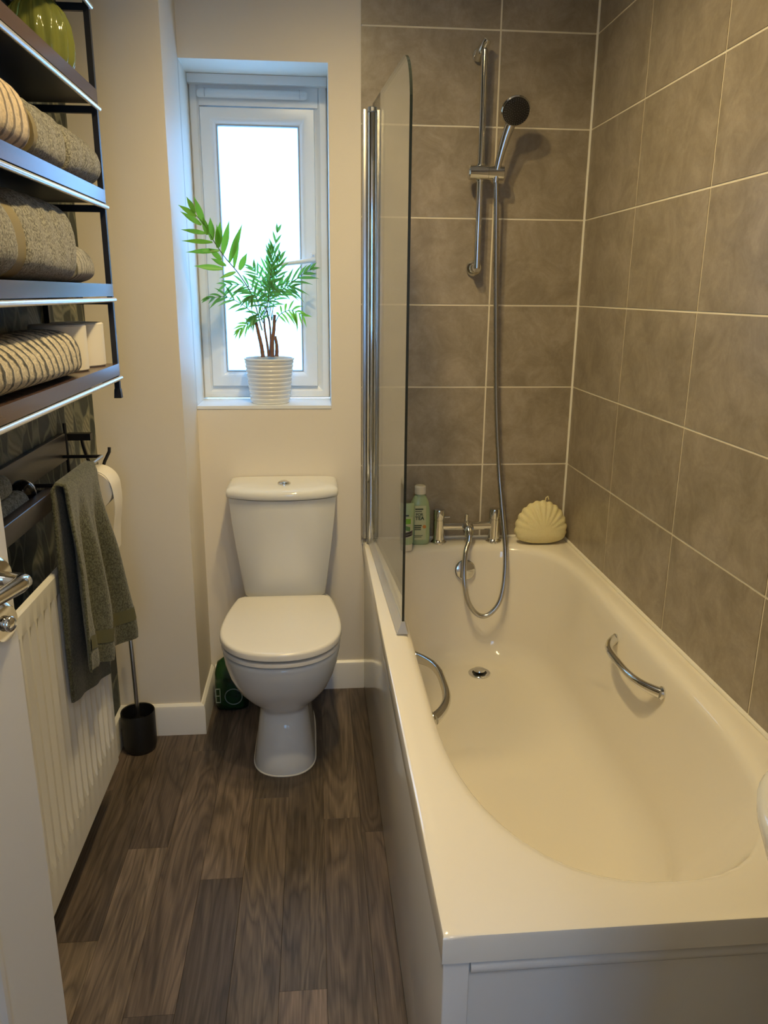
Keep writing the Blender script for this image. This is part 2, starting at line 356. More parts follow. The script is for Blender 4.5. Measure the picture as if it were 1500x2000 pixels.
# ------------------------------------------------------------ window
win = thing('window_1', 'white casement window with frosted pane in a deep recess', 'window', (-.16, .2, 1.0), kind='structure')
g = G(); g.frame(WX0+.001, WX1-.001, 1.004, WZ1-.001, [(0, .19), (.004, .186), (.022, .186), (.028, .192), (.040, .198), (.040, .25), (0, .25)])
g.box(WX0+.03, WX1-.03, .188, .25, 1.905, 1.975)
mesh('frame', g, UPVC, win, 30)
g = G(); g.box(WX0+.001, WX1-.001, .160, .25, 1.962, 1.987); mesh('head_rail', g, UPVC, win, 30)
g = G(); g.frame(-.343, .012, 1.043, 1.902, [(0, .190), (.003, .181), (.030, .177), (.036, .179), (.050, .192), (.050, .235), (0, .235)])
sash = mesh('sash', g, UPVC, win, 30)
g = G(); g.frame(-.294, -.037, 1.092, 1.853, [(0, .1915), (0, .190), (.003, .190), (.005, .196), (0, .196)]); mesh('gasket', g, plain('grey_gasket', (.35, .37, .38), .6), sash, 30)
g = G(); g.box(-.295, -.036, .200, .204, 1.091, 1.854); mesh('pane', g, PANE, sash, None)
g = G(); rings = []
for x, r in [(-.347, .006), (-.345, .0105), (-.338, .013), (-.02, .013), (-.012, .0105), (-.009, .006)]:
    rings.append([(x, .166-max(0, cos(a))*r*.9+.014, 1.938+sin(a)*r) for a in [2*pi*k/12 for k in range(12)]])
g.loft(rings); vent = mesh('trickle_vent', g, UPVC, win, 40)
g = G(); g.box(-.3225, -.3215, .1630, .18, 1.926, 1.950); g.box(-.0335, -.0325, .1630, .18, 1.926, 1.950); mesh('seam', g, plain('grey_seam', (.5, .52, .53), .6), vent, None)
hd = mesh('handle', G().rbox(-.006, .010, .158, .178, 1.412, 1.475, .004), plain('white_handle', (.72, .74, .74), .3), win, 40)
g = G(); g.tube([(.002, .160, 1.452), (-.004, .148, 1.452), (-.03, .143, 1.447), (-.105, .146, 1.437)], [.009, .008, .0075, .006], 10); mesh('lever', g, hd.data.materials[0], hd, 40)
for z in (1.422, 1.466): mesh('screw', G().cyl((.002, .1575, z), (.002, .156, z), .003, 10), STEEL, hd)
g = G(); g.box(WX0+.0005, WX1-.0005, .004, .19, WZ0-.008, WZ0+.002); mesh('window_sill', g, UPVC, win, None)

# ------------------------------------------------------------ bathtub
BX0, BX1, BY0, BY1 = .154, .840, -1.70, -.001
bath = thing('bathtub', 'white acrylic bathtub with a chrome grab handle on each side', 'bathtub', (.497, -.85, 0))
def oval(a, yf, yn, Lf, Ln, nf, nn, cx, z, grow=0, N=120):
    c0 = Vector((cx, -.8)); a += grow; yf += grow; yn -= grow; yc1 = yf-Lf; yc2 = yn+Ln; out = []
    def F(x, y):
        u = abs(x-cx)/a
        if y > yc1: return u**nf+((y-yc1)/Lf)**nf
        if y < yc2: return u**nn+((yc2-y)/Ln)**nn
        return u
    for al in ANG:
        d = Vector((cos(al), sin(al))); lo, hi = .0, 2.0
        for _ in range(34):
            mid = (lo+hi)/2; p = c0+d*mid
            if F(p.x, p.y) < 1: lo = mid
            else: hi = mid
        p = c0+d*lo; out.append((p.x, p.y, z))
    return out
def rect(z, ins):
    x0, x1, y0, y1 = BX0+ins, BX1-ins, BY0+ins, BY1-ins; out = []
    for al in ANG:
        d = Vector((cos(al), sin(al))); t = 9
        if d.x > 1e-9: t = min(t, (x1-.503)/d.x)
        if d.x < -1e-9: t = min(t, (x0-.503)/d.x)
        if d.y > 1e-9: t = min(t, (y1+.8)/d.y)
        if d.y < -1e-9: t = min(t, (y0+.8)/d.y)
        out.append((.503+d.x*t, -.8+d.y*t, z))
    return out
ANG = sorted([2*pi*k/140-pi for k in range(140)]+[atan2(y+.8, x-.503) for x in (BX0, BX1) for y in (BY0, BY1)])
R = [rect(.507, .012), rect(.507, 0), rect(.545, 0), rect(.5488, .0014), rect(.550, .005)]
P0 = (.283, -.080, -1.618, .36, .50, 3.0, 2.4, .503)
def lv(t, z):   # t 0 rim .. 1 bottom edge
    return oval(lerp(.279, .205, t), lerp(-.083, -.150, t**1.0), lerp(-1.612, -1.36, t), lerp(.36, .28, t), lerp(.5, .34, t), lerp(3., 2.8, t), lerp(2.4, 2.4, t), .503, z)
R += [oval(*P0, .5500, .024), oval(*P0, .5492, .014), oval(*P0, .5470, .006), oval(*P0, .5430, 0), oval(*P0, .5375, -.005), oval(*P0, .528, -.009)]
for z in (.50, .45, .40, .35, .30, .26): R.append(oval(*[(lerp(a, b, ((.528-z)/.35)**1.0)) for a, b in zip((.274, -.089, -1.609, .36, .50, 3., 2.4, .503), (.222, -.150, -1.34, .30, .40, 2.8, 2.4, .503))], z))
last = [lerp(a, b, ((.528-.26)/.35)) for a, b in zip((.274, -.089, -1.609, .36, .50, 3., 2.4, .503), (.222, -.150, -1.34, .30, .40, 2.8, 2.4, .503))]
for k in range(1, 8):
    an = k/7*pi/2; ins = .085*(1-cos(an)); dz = .085*sin(an)
    a = list(last); a[0] -= ins; a[1] -= ins*.85; a[2] += ins*1.3+.02*(k/7); R.append(oval(*a, .26-dz))
a[0] -= .08; a[1] -= .15; a[2] += .2; R.append(oval(*a, .170))
g = G(); g.loft(R, False, True)
tub = mesh('tub', g, ACRYL, bath, 50)
# drain and overflow
DX, DY, DZ = .514, -.262, .1745
w = mesh('drain', G().lathe([(.019, -.004), (.019, .001), (.0255, .0035), (.034, .0035), (.0355, .002), (.0355, -.004)], (DX, DY, DZ)), CHROME, bath, 30)
mesh('plug_hole', G().lathe([(.0, -.003), (.0255, -.003), (.0255, .0028), (0, .0028)], (DX, DY, DZ)), BLACKP, w)
mesh('plug', G().lathe([(.0, .006), (.016, .006), (.0195, .009), (.018, .0125), (.008, .0145), (0, .015)], (DX, DY+.004, DZ)), CHROME, w)
ofl = mesh('overflow', G().lathe([(.030, -.006), (.033, .0), (.033, .005), (.030, .008), (.012, .0105), (0, .011)], (.486, -.108, .472), (0, -.97, .22), 32), CHROME, bath, 30)
mesh('overflow_slot', G().lathe([(.031, -.001), (.034, .0), (.034, .002), (.031, .003)], (.486, -.1065, .4715), (0, -.97, .22), 32), BLACKP, ofl)
def wallx(z, y): # half width of the tub at height z around the straight part
    return lerp(.274, .222, (.528-z)/.35)
def grab(side, ya, yb, zz):
    sx = 1 if side > 0 else -1; xw = .503+sx*(wallx(zz, 0)-.001); P = []
    L = yb-ya
    for k in range(25):
        t = k/24; b = sin(pi*t); out = .045*(1-abs(2*t-1)**3.2); P.append((xw-sx*(out+.002), ya+L*t+0*b, zz+.006*(1-abs(2*t-1)**2)))
    rr = [.0135 if k in (0, 24) else .0095+.0040*(abs(2*k/24-1)**4) for k in range(25)]
    o = mesh('grab_handle', G().tube(P, rr, 12), CHROME, bath, 60)
    for y in (ya, yb): mesh('handle_base', G().lathe([(.0, -.003), (.0155, -.003), (.0155, .003), (.012, .007), (0, .008)], (xw, y, zz), (-sx, 0, .15)), CHROME, o)
grab(1, -.985, -.70, .487); grab(-1, -1.06, -.765, .487)
# panels
g = G(); g.rbox(.1575, .1935, -1.690, -.004, .012, .5015, .003); mesh('side_panel', g, PANEL, bath, 20)
g = G(); g.box(.1700, .8380, -1.684, -1.672, .012, .506); rings = []
for x in (.1945, .838): rings.append([(x, -1.684-.010*max(0, sin(a)), .488+.011*cos(a)) for a in [pi*k/8 for k in range(9)]])
g.loft(rings)
mesh('end_panel', g, PANEL, bath, 40)
g = G(); g.box(.176, .19, -1.68, -.01, .0, .0135); g.box(.19, .835, -1.68, -1.665, .0, .0135); mesh('plinth', g, BLACKP, bath, None)

# ------------------------------------------------------------ bath mixer, hose, shower
tap = thing('bath_mixer_tap', 'chrome two-pillar bath mixer tap on the far rim', 'tap', (.497, -.045, .55))
TY = -.046
for x in (.404, .590):
    p = mesh('pillar', G().lathe([(.0, 0), (.0265, 0), (.0265, .004), (.0215, .008), (.0190, .012), (.0190, .078), (.0178, .079), (.0178, .081), (.0190, .082), (.0196, .108), (.0178, .114), (.007, .1155), (0, .1155)], (x, TY, .550)), CHROME, tap, 30)
    mesh('lever', G().tube([(x+.012, TY-.004, .638), (x+.022, TY-.007, .639), (x+.034, TY-.010, .640)], [.0032, .0028, .0022], 8), CHROME, p)
mesh('crossbar', G().cyl((.404, TY, .606), (.590, TY, .606), .0140, 20), CHROME, tap, 30)
b = mesh('spout_body', G().tube([(.499, TY+.004, .606), (.499, TY-.018, .604), (.499, TY-.034, .596), (.499, TY-.042, .583)], [.0185, .0195, .0170, .013], 16), CHROME, tap, 40)
mesh('diverter_knob', G().lathe([(.007, 0), (.0065, .010), (.0062, .033), (.005, .0345), (0, .035)], (.496, TY, .612)), CHROME, tap, 30)
mesh('hose_nut', G().cyl((.499, TY-.046, .588), (.496, TY-.053, .563), .0085, 14, .001), CHROME, b)
rail = thing('shower_riser_rail', 'chrome vertical riser rail with brackets on the tiled wall', 'shower rail', (.5, 0, 1.43))
mesh('rail_tube', G().cyl((.497, -.052, 1.425), (.497, -.052, 2.020), .0098, 16, .001), CHROME, rail, 30)
br = mesh('bracket', G().lathe([(0, 0), (.0185, 0), (.0185, .006), (.016, .010), (0, .011)], (.488, -.001, 2.018), (0, -1, 0)), CHROME, rail, 30)
mesh('bracket_arm', G().tube([(.485, -.008, 2.008), (.489, -.030, 2.020), (.497, -.052, 2.034), (.502, -.058, 2.044)], [.0125, .0135, .0135, .011], 12, True), CHROME, br, 40)
br = mesh('bracket', G().lathe([(0, 0), (.0245, 0), (.0245, .006), (.022, .010), (.014, .018), (.0135, .050), (0, .051)], (.497, -.001, 1.428), (0, -1, 0)), CHROME, rail, 30)
sl = mesh('slider', G().lathe([(.0, 0), (.017, 0), (.0205, .003), (.0205, .056), (.0197, .0565), (.0197, .0575), (.0205, .058), (.0205, .103), (.019, .105), (0, .105)], (.460, -.060, 1.695), (1, 0, 0), 24), CHROME, rail, 30)
mesh('slider_collar', G().cyl((.497, -.052, 1.670), (.497, -.052, 1.720), .0135, 16, .001), CHROME, sl, 30)
hs = thing('shower_handset', 'chrome hand shower with round black spray face in its slider', 'shower head', (.545, -.075, 1.70))
mesh('handset_handle', G().tube(catmull([(.540, -.068, 1.668), (.5425, -.070, 1.70), (.551, -.075, 1.745), (.562, -.081, 1.79), (.572, -.087, 1.822), (.578, -.094, 1.842)], 6), [.0085+.0072*smooth01(k/26) for k in range(30)]+[.013], 16), CHROME, hs, 50)
hc = Vector((.578, -.118, 1.852)); hn = Vector((.02, -.80, -.50)).normalized()
hdm = mesh('head_shell', G().lathe([(0, -.026), (.020, -.025), (.034, -.018), (.0410, -.004), (.0420, .004), (.0395, .007), (0, .007)], hc, hn, 36), CHROME, hs, 40)
fc = mesh('spray_face', G().lathe([(.0, .006), (.0393, .006), (.038, .0095), (.028, .0115), (0, .0122)], hc, hn, 36), plain('black_spray_face', (.01, .01, .013), .28), hs, 40)
g = G(); uu = hn.cross(Vector((1, 0, 0))).normalized(); ww = hn.cross(uu)
for r, n in ((.006, 5), (.012, 10), (.018, 16), (.024, 22), (.030, 28), (.0345, 32)):
    for k in range(n):
        a = 2*pi*k/n; p = hc+hn*.0105+(uu*cos(a)+ww*sin(a))*r; g.lathe([(.0010, 0), (.0007, .0025)], p, hn, 6)
o = mesh('nozzles', g, plain('grey_nozzle', (.10, .10, .12), .4), fc, None); o['kind'] = 'stuff'
hp = catmull([(.541, -.069, 1.672), (.545, -.066, 1.62), (.556, -.050, 1.45), (.568, -.038, 1.25), (.581, -.034, 1.02), (.597, -.050, .80), (.607, -.085, .66), (.612, -.128, .545), (.606, -.160, .455), (.588, -.180, .385), (.552, -.188, .345), (.518, -.186, .345), (.487, -.176, .385), (.474, -.158, .455), (.480, -.128, .53), (.495, -.102, .566)], 26)
g = G(); n = len(hp); g.tube(hp, [.0082 if k % 2 else .0075 for k in range(n)], 12)
tag(mesh('shower_hose', g, plain('hose_chrome', (.50, .49, .47), .22, 1), None, 60), 'long flexible chrome hose looping from the handset into the bath', 'hose')

# ------------------------------------------------------------ shower screen
scr = thing('shower_screen', 'frameless glass bath screen with curved top corner and chrome hinge posts', 'shower screen', (.18, -.3, .555))
SX0, SX1, SY0, SY1 = .180, .204, -.052, -.772
def sx(y): return lerp(SX0, SX1, (y-SY0)/(SY1-SY0))
ol = [(SY0, .580), (SY1, .580)]
for k in range(13):
    a = pi/2*k/12; ol.append((SY1+.115*(1-cos(a)), 1.725+.112*sin(a)))
ol.append((SY0, 1.872))
g = G(); n = len(ol); th = .003
v = [(sx(y)-th, y, z) for y, z in ol]+[(sx(y)+th, y, z) for y, z in ol]
me = mesh('glass_panel', G().add(v, [tuple(range(n)), tuple(range(2*n-1, n-1, -1))]+[(j, (j+1) % n, n+(j+1) % n, n+j) for j in range(n)]), GLASS, scr, None)
me.data.materials.append(GEDGE)
for p in me.data.polygons:
    if abs(p.normal.x) < .6: p.material_index = 1
g = G(); g.rbox(.1500, .1635, -.040, -.001, .565, 1.862, .003); mesh('wall_profile', g, STEEL, scr, 20)
g = G(); g.cyl((.1760, -.046, .568), (.1760, -.046, 1.850), .0125, 20, .001); hp_ = mesh('hinge_post', g, CHROME, scr, 30)
for z0 in (1.851, .554): mesh('end_cap', G().cyl((.1760, -.046, z0), (.1760, -.046, z0+.014), .0132, 20, .002), STEEL, hp_, 30)
g = G(); g.rbox(.1885, .1985, -.060, -.040, .580, 1.855, .003); mesh('glass_clamp', g, CHROME, scr, 20)
g = G(); rings = []
for y, wd in ((-.058, .009), (-.4, .0105), (-.775, .0125)): rings.append([(sx(y)+dx*wd, y, z) for dx, z in ((-1.2, .5535), (-.55, .575), (-.35, .586), (.35, .586), (.55, .572), (1.0, .5535))])
g.loft(rings); mesh('bottom_seal', g, SEAL, scr, 30)

# ------------------------------------------------------------ toiletries
def text(body, size, mat, parent, loc, rot, name='lettering', ext=.0002):
    cu = bpy.data.curves.new(name, 'FONT'); cu.body = body; cu.size = size; cu.extrude = ext; cu.align_x = 'CENTER'; cu.offset = size*.028
    tmp = bpy.data.objects.new('tmp', cu); C.objects.link(tmp); dg = bpy.context.evaluated_depsgraph_get()
    me = bpy.data.meshes.new_from_object(tmp.evaluated_get(dg)); bpy.data.objects.remove(tmp)
    me.materials.clear(); me.materials.append(mat); o = link(name, me, parent); o.matrix_parent_inverse = Matrix()
    o.location = Vector(loc)-Vector(parent.matrix_world.translation); o.rotation_euler = rot; return o
def bottle(name, c, prof, dep, mat, label):
    t = thing(name, label, 'bottle', c); g = G(); rings = []
    for wdt, z in prof:
        rings.append([(c[0]+wdt*abs(cos(a))**.75*(1 if cos(a) > 0 else -1), c[1]+dep*min(1, wdt/prof[3][0])*abs(sin(a))**.85*(1 if sin(a) > 0 else -1), c[2]+z) for a in [2*pi*k/32 for k in range(32)]])
    g.loft(rings); mesh('bottle_body', g, mat, t, 50); return t
GRNB = plain('pale_green_bottle', (.36, .47, .27), .3); INK = plain('dark_green_ink', (.03, .055, .035), .5); CAPW = plain('white_cap', (.72, .68, .58), .35)
LABL = plain('pale_label', (.50, .53, .33), .45); ORANGE = plain('orange_print', (.55, .22, .04), .5); LIME = plain('lime_print', (.18, .42, .03), .5); GREYL = plain('plum_grey_print', (.13, .11, .115), .5)
c = (.338, -.052, .550)
t = bottle('toiletry_bottle', c, [(.028, 0), (.0325, .004), (.0345, .02), (.0345, .075), (.0335, .115), (.029, .142), (.021, .160), (.015, .168), (.0145, .172)], .022, GRNB, 'pale green bottle with white screw cap on the far bath rim beside the tap')
mesh('cap', G().lathe([(.0, .171), (.0185, .171), (.019, .173), (.0185, .195), (.016, .1985), (0, .199)], c), CAPW, t, 30)
fy = c[1]-.0228; rx = (pi/2, 0, 0)
g = G(); g.rbox(c[0]-.020, c[0]+.018, fy-.0002, fy+.004, c[2]+.018, c[2]+.135, .0019); mesh('label', g, LABL, t, None)
text('FOR', .0125, INK, t, (c[0]-.004, fy-.0008, c[2]+.1015), rx); text('TEA', .0165, INK, t, (c[0]-.003, fy-.0008, c[2]+.0875), rx)
for x0, x1, z0, z1 in ((-.018, .008, .1215, .1260), (-.018, .004, .1150, .1172), (-.020, .004, .066, .070), (-.020, .002, .059, .063), (-.020, .002, .053, .056), (-.020, .008, .033, .0345), (-.020, .004, .028, .0295)): mesh('print_line', G().box(c[0]+x0, c[0]+x1, fy-.0010, fy-.0002, c[2]+z0, c[2]+z1), INK, t, None)
mesh('orange_mark', G().lathe([(0, 0), (.006, 0), (.006, .0006), (0, .0006)], (c[0]+.013, fy-.0004, c[2]+.064), (0, -1, 0), 18), ORANGE, t, None)
c = (.287, -.118, .550)
t = thing('toiletry_tube', 'green and white tube standing on its cap behind the shower screen edge', 'tube', c)
rings = [[(c[0]+a_*cos(a), c[1]+d*sin(a), c[2]+z) for a in [2*pi*k/28 for k in range(28)]] for a_, d, z in ((.0195, .0185, .022), (.021, .0195, .026), (.022, .0185, .06), (.0232, .013, .11), (.0240, .006, .140), (.0242, .003, .150), (.0242, .002, .156))]
mesh('tube_body', G().loft(rings), GRNB, t, 40)
mesh('cap', G().lathe([(0, 0), (.0185, 0), (.0195, .002), (.0190, .0215), (.017, .0225), (0, .0225)], c), CAPW, t, 30)
TUBE = ((.0195, .0185, .022), (.021, .0195, .026), (.022, .0185, .06), (.0232, .013, .11), (.0240, .006, .140), (.0242, .003, .150), (.0242, .002, .156))
def onsurf(dx, z): # front of the tube
    for (a0, d0, z0), (a1, d1, z1) in zip(TUBE, TUBE[1:]):
        if z <= z1: break
    k = (z-z0)/(z1-z0); aa = lerp(a0, a1, k); return c[1]-lerp(d0, d1, k)*sqrt(max(0, 1-(dx/aa)**2))
def patch(name, x0, x1, z0, z1, mat, slope=0, off=.0006):
    g = G(); rings = []
    for i in range(9):
        dx = lerp(x0, x1, i/8); rings.append([(c[0]+dx, onsurf(dx, z+slope*dx)-o_, c[2]+z+slope*dx) for z, o_ in ((z0, off), (z1, off), (z1, -.001), (z0, -.001))])
    g.loft(rings); return mesh(name, g, mat, t, None)
patch('white_panel', -.016, .018, .072, .112, LABL); patch('lime_print', -.010, .012, .091, .108, LIME, 0, .0012); patch('leaf_print', -.012, .010, .070, .084, plain('leaf_print', (.10, .22, .07), .5), -.3, .0012)
patch('grey_band', -.018, .0185, .046, .066, GREYL, .25); 
for z in (.0465, .0655): patch('band_edge', -.018, .0185, z, z+.0012, CAPW, .25, .0012)
for z, x1 in ((.0600, .015), (.0520, .013)): patch('print_line', -.010, x1, z-.0018, z+.0018, BLACKP, .25, .0014)
patch('dark_dot', -.004, .006, .1160, .1200, BLACKP, 0, .0012)
# shell sponge
sp_ = thing('shell_bath_sponge', 'pale yellow scallop shell shaped bath sponge in the far corner', 'sponge', (.742, -.065, .55))
g = G(); nphi, nr = 120, 16; cx_, cy_, cz_ = .742, -.062, .555
def shell(i, j, sgn):
    ph = 2*pi*i/nphi; r = j/nr
    ex = .086*cos(ph); ez = .094*sin(ph) if sin(ph) > 0 else .010*sin(ph)
    sc_ = 1+(.050*abs(sin(ph*11.5))*r**2 if sin(ph) > -.1 else 0)
    bump = 1-.16*cos(ph*23)*r**3*sin(ph)**.5 if sin(ph) > 0 else 1
    th = .030*sqrt(max(0, 1-r**2.2))*bump
    x = ex*r*sc_; z = ez*r*sc_+.046+(-.035)*(1-r)*0
    if sin(ph) > 0: z = .044+ (.106-.01)*sin(ph)*r*sc_
    else: z = .044+.044*sin(ph)*r*1.0*(abs(sin(ph))**-.45 if abs(sin(ph)) > 1e-4 else 1)
    return Vector((cx_+x, cy_+sgn*th*(1.0 if sgn > 0 else 1.15)+.10*(z-.06)*1.0-.012, .5515+max(0, z)))
rings = [[shell(i, j, -1) for i in range(nphi)] for j in range(1, nr+1)]+[[shell(i, j, 1) for i in range(nphi)] for j in range(nr-1, 0, -1)]
g.loft(rings); o = mesh('sponge_body', g, SPONGE, sp_, 80)
mesh('hanging_loop', G().tube([(cx_+.012, cy_-.003, .5515+.140), (cx_+.014, cy_-.004, .5515+.153), (cx_+.020, cy_-.003, .5515+.157), (cx_+.024, cy_-.003, .5515+.146)], .002, 8), SPONGE, sp_)

# ------------------------------------------------------------ toilet
TXC = -.106
wc = thing('toilet', 'white close-coupled toilet with closed lid beneath the window', 'toilet', (TXC, -.3, 0))
def dring(w, yf, yb, z, n=2.3, N=56, nb=4.5, yc=None):
    yc = yc if yc is not None else yf+min(w*1.15, (yb-yf)*.62); out = []
    for k in range(N):
        a = 2*pi*k/N; ca, sa = cos(a), sin(a); e = 2/(nb if sa > 0 else n)
        x = w*abs(ca)**e*(1 if ca > 0 else -1); L = (yb-yc) if sa > 0 else (yc-yf)
        out.append((TXC+x, yc+L*abs(sa)**e*(1 if sa > 0 else -1), z))
    return out
prof = [(.091, -.520, -.095, 0), (.091, -.521, -.09, .006), (.087, -.514, -.09, .03), (.080, -.500, -.09, .09), (.0735, -.478, -.09, .140), (.0715, -.468, -.09, .163), (.074, -.470, -.09, .176), (.088, -.492, -.08, .196), (.110, -.530, -.06, .225), (.134, -.566, -.045, .262), (.152, -.592, -.03, .305), (.1625, -.606, -.025, .345), (.1665, -.612, -.02, .372), (.166, -.612, -.02, .382), (.160, -.606, -.025, .386)]
mesh('pan', G().loft([dring(*p) for p in prof]), CERAM, wc, 60)
def lidring(ins, z, wb=.146, wm=.1715, yf=-.624, yb=-.205, N=64):
    wb -= ins; wm -= ins; yf += ins; yb -= ins*.6; ym = -.435; out = []; cr = .022
    for k in range(9): a = pi/2*k/8; out.append((TXC+wb-cr+cr*cos(pi/2-a)*0+cr*sin(a)*1.0-0*cr, yb-cr+cr*cos(a), z))
    right = out[:]; pts = list(right)
    for k in range(1, 9):
        t = k/8; pts.append((TXC+lerp(wb, wm, 1-(1-t)**1.8), lerp(yb-cr, ym, t), z))
    for k in range(1, 32):
        a = pi*k/32; e = 2/2.25; pts.append((TXC+wm*(abs(cos(a))**e)*(1 if cos(a) > 0 else -1), ym-(ym-yf)*abs(sin(a))**e, z))
    left = [(2*TXC-x, y, z_) for x, y, z_ in right]
    for k in range(8, 0, -1):
        t = k/8; pts.append((TXC-lerp(wb, wm, 1-(1-t)**1.8), lerp(yb-cr, ym, t), z))
    pts += left[::-1]; return pts
def slab(name, ins, z0, z1, rt, mat, dome=0):
    R = [lidring(ins+.034, z0), lidring(ins+.003, z0), lidring(ins, z0+.003)]
    for a in (0, 25, 50, 70, 90): R.append(lidring(ins+rt*(1-cos(radians(a))), z1-rt*.8+rt*.8*sin(radians(a))))
    R.append(lidring(ins+.05, z1+dome*.6)); R.append(lidring(ins+.11, z1+dome)); return mesh(name, G().loft(R), mat, wc, 40)
slab('seat', .003, .3930, .4065, .004, SEATP)
slab('lid', 0, .4140, .4370, .010, SEATP, dome=.002)
for sx_ in (-1, 1): mesh('seat_hinge', G().cyl((TXC+sx_*.06, -.205, .418), (TXC+sx_*.12, -.205, .418), .012, 14, .002), SEATP, wc, 40)
def cring(hw, yf, z, N=48, bulge=.048, yb=.002):
    out = []
    for k in range(N+1):
        t = k/N*2-1; x = hw*t; out.append((TXC+x, yf+bulge*abs(t)**2.6, z))
    cr = .018; out += [(TXC+hw+.002, yf+bulge+cr, z), (TXC+hw+.002, yb, z), (TXC-hw-.002, yb, z), (TXC-hw-.002, yf+bulge+cr, z)]
    return out
R = []
for hw, yf, z in ((.122, -.150, .395), (.128, -.156, .402), (.131, -.158, .42), (.140, -.165, .49), (.150, -.172, .57), (.160, -.178, .66), (.1655, -.181, .728), (.166, -.181, .735)): R.append(cring(hw, yf, z))
mesh('cistern', G().loft(R), CERAM, wc, 40)
R = [cring(hw, yf, z, yb=.003) for hw, yf, z in ((.163, -.181, .7375), (.1695, -.189, .739), (.172, -.192, .743), (.172, -.192, .756), (.169, -.188, .763), (.160, -.178, .768), (.140, -.160, .7705), (.08, -.12, .7715))]
mesh('cistern_lid', G().loft(R), CERAM, wc, 45)
bt = mesh('flush_button', G().lathe([(0, 0), (.0205, 0), (.0205, .004), (.018, .0065), (.0165, .0055), (.0165, .004), (0, .004)], (-.101, -.105, .7710)), CHROME, wc, 30)
g = G(); g.lathe([(.0, .004), (.0155, .004), (.015, .008), (.010, .011), (0, .012)], (-.101, -.105, .7710)); mesh('button_dome', g, CHROME, bt, 50)
mesh('waste_pipe', G().cyl((TXC, -.10, .19), (TXC, .004, .19), .052, 20), CERAM, wc, 30)
mesh('floor_seal', G().loft([dring(.0935, -.5235, -.09, .0), dring(.0935, -.5235, -.09, .002), dring(.0905, -.519, -.09, .0045)]), SILIC, wc, 40)

# green packet behind the toilet
gp = thing('green_packet', 'dark green glossy packet with white marks on the floor behind the toilet', 'packet', (-.305, -.10, 0))
GRNP = M('green_packet_film'); vv = GRNP.coord(); GRNP.base(GRNP.ramp(GRNP.noise(vv, 14, 2), [(.35, (.004, .018, .005)), (.6, (.007, .05, .011)), (.75, (.02, .065, .008))])); GRNP.set(Roughness=.22); GRNP.bump(GRNP.noise(vv, 30, 2), .5, .006)
R = []
for s_, z in ((.7, .0), (.95, .006), (1.0, .02), (1.0, .08), (.97, .13), (.8, .165), (.45, .180), (.25, .195)):
    R.append([(-.293+.056*s_*abs(cos(a))**.6*(1 if cos(a) > 0 else -1), -.100+.040*(s_ if z < .15 else s_*.5)*abs(sin(a))**.7*(1 if sin(a) > 0 else -1), z) for a in [2*pi*k/32 for k in range(32)]])
mesh('packet_body', G().loft(R), GRNP.m, gp, 60)
WMARK = plain('white_print', (.30, .36, .31), .4)
g = G()
for x0, x1, z0, z1 in ((-.344, -.3415, .035, .085), (-.330, -.3275, .035, .085), (-.344, -.3275, .083, .0855), (-.344, -.3275, .034, .0365), (-.341, -.331, .058, .060)): g.box(x0, x1, -.1412, -.139, z0, z1)
mesh('white_frame_mark', g, WMARK, gp, None)
mesh('white_ring_mark', G().tube([(-.285+.028*cos(a), -.1405, .055+.028*sin(a)) for a in [2*pi*k/30 for k in range(31)]], .0016, 6), WMARK, gp, None)

# ------------------------------------------------------------ toilet brush
tb = thing('toilet_brush_set', 'black cylindrical toilet brush holder with steel handle beside the column', 'toilet brush', (-.552, -.335, 0))
c = (-.550, -.338, 0)
mesh('holder', G().lathe([(0, 0), (.043, 0), (.046, .003), (.050, .02), (.0505, .125), (.0495, .128), (.047, .126), (.0465, .02), (0, .015)], c, seg=36), BLACKP, tb, 35)
mesh('handle', G().tube([(c[0]-.001, c[1], .02), (c[0]+.000, c[1], .15), (c[0]-.003, c[1], .385), (c[0]-.003, c[1], .388)], [.0062, .0062, .0062, .004], 14), STEEL, tb, 40)
g = G()
for k in range(7): g.lathe([(.012, 0), (.034, .004), (.012, .008)], (c[0], c[1], .03+k*.009), (0, 0, 1), 20)
mesh('brush_head', g, BLACKP, tb, 30)

# ------------------------------------------------------------ potted palm
PXC, PYC, PZ = -.146, .086, 1.0022
plant = thing('potted_parlour_palm', 'parlour palm in a ribbed white pot on the window sill', 'potted plant', (PXC, PYC, PZ))
prof = [(0, 0), (.060, 0), (.0625, .003)]
for k in range(10):
    z0 = .006+k*.0132; r0 = lerp(.0640, .0795, k/10)
    prof += [(r0-.0022, z0), (r0, z0+.003), (r0+.0012, z0+.0095), (r0-.0006, z0+.0125)]
prof += [(.0808, .139), (.0815, .1435), (.0795, .145), (.076, .1435), (.074, .12), (0, .12)]
mesh('pot', G().lathe(prof, (PXC, PYC, PZ), seg=48), POTM, plant, 40)
mesh('soil', G().lathe([(0, .121), (.0742, .121), (.074, .126), (.04, .130), (0, .131)], (PXC, PYC, PZ), seg=24), SOIL, plant, 40)
def zp(a, b, Y):      # drawing grid of the plant (about 3800 units to a metre) to a point in the room at depth Y
    return Vector((-0.43514+0.00036829*a+-0.00001449*b, Y, 1.65292+0.00000364*a+-0.00035662*b))
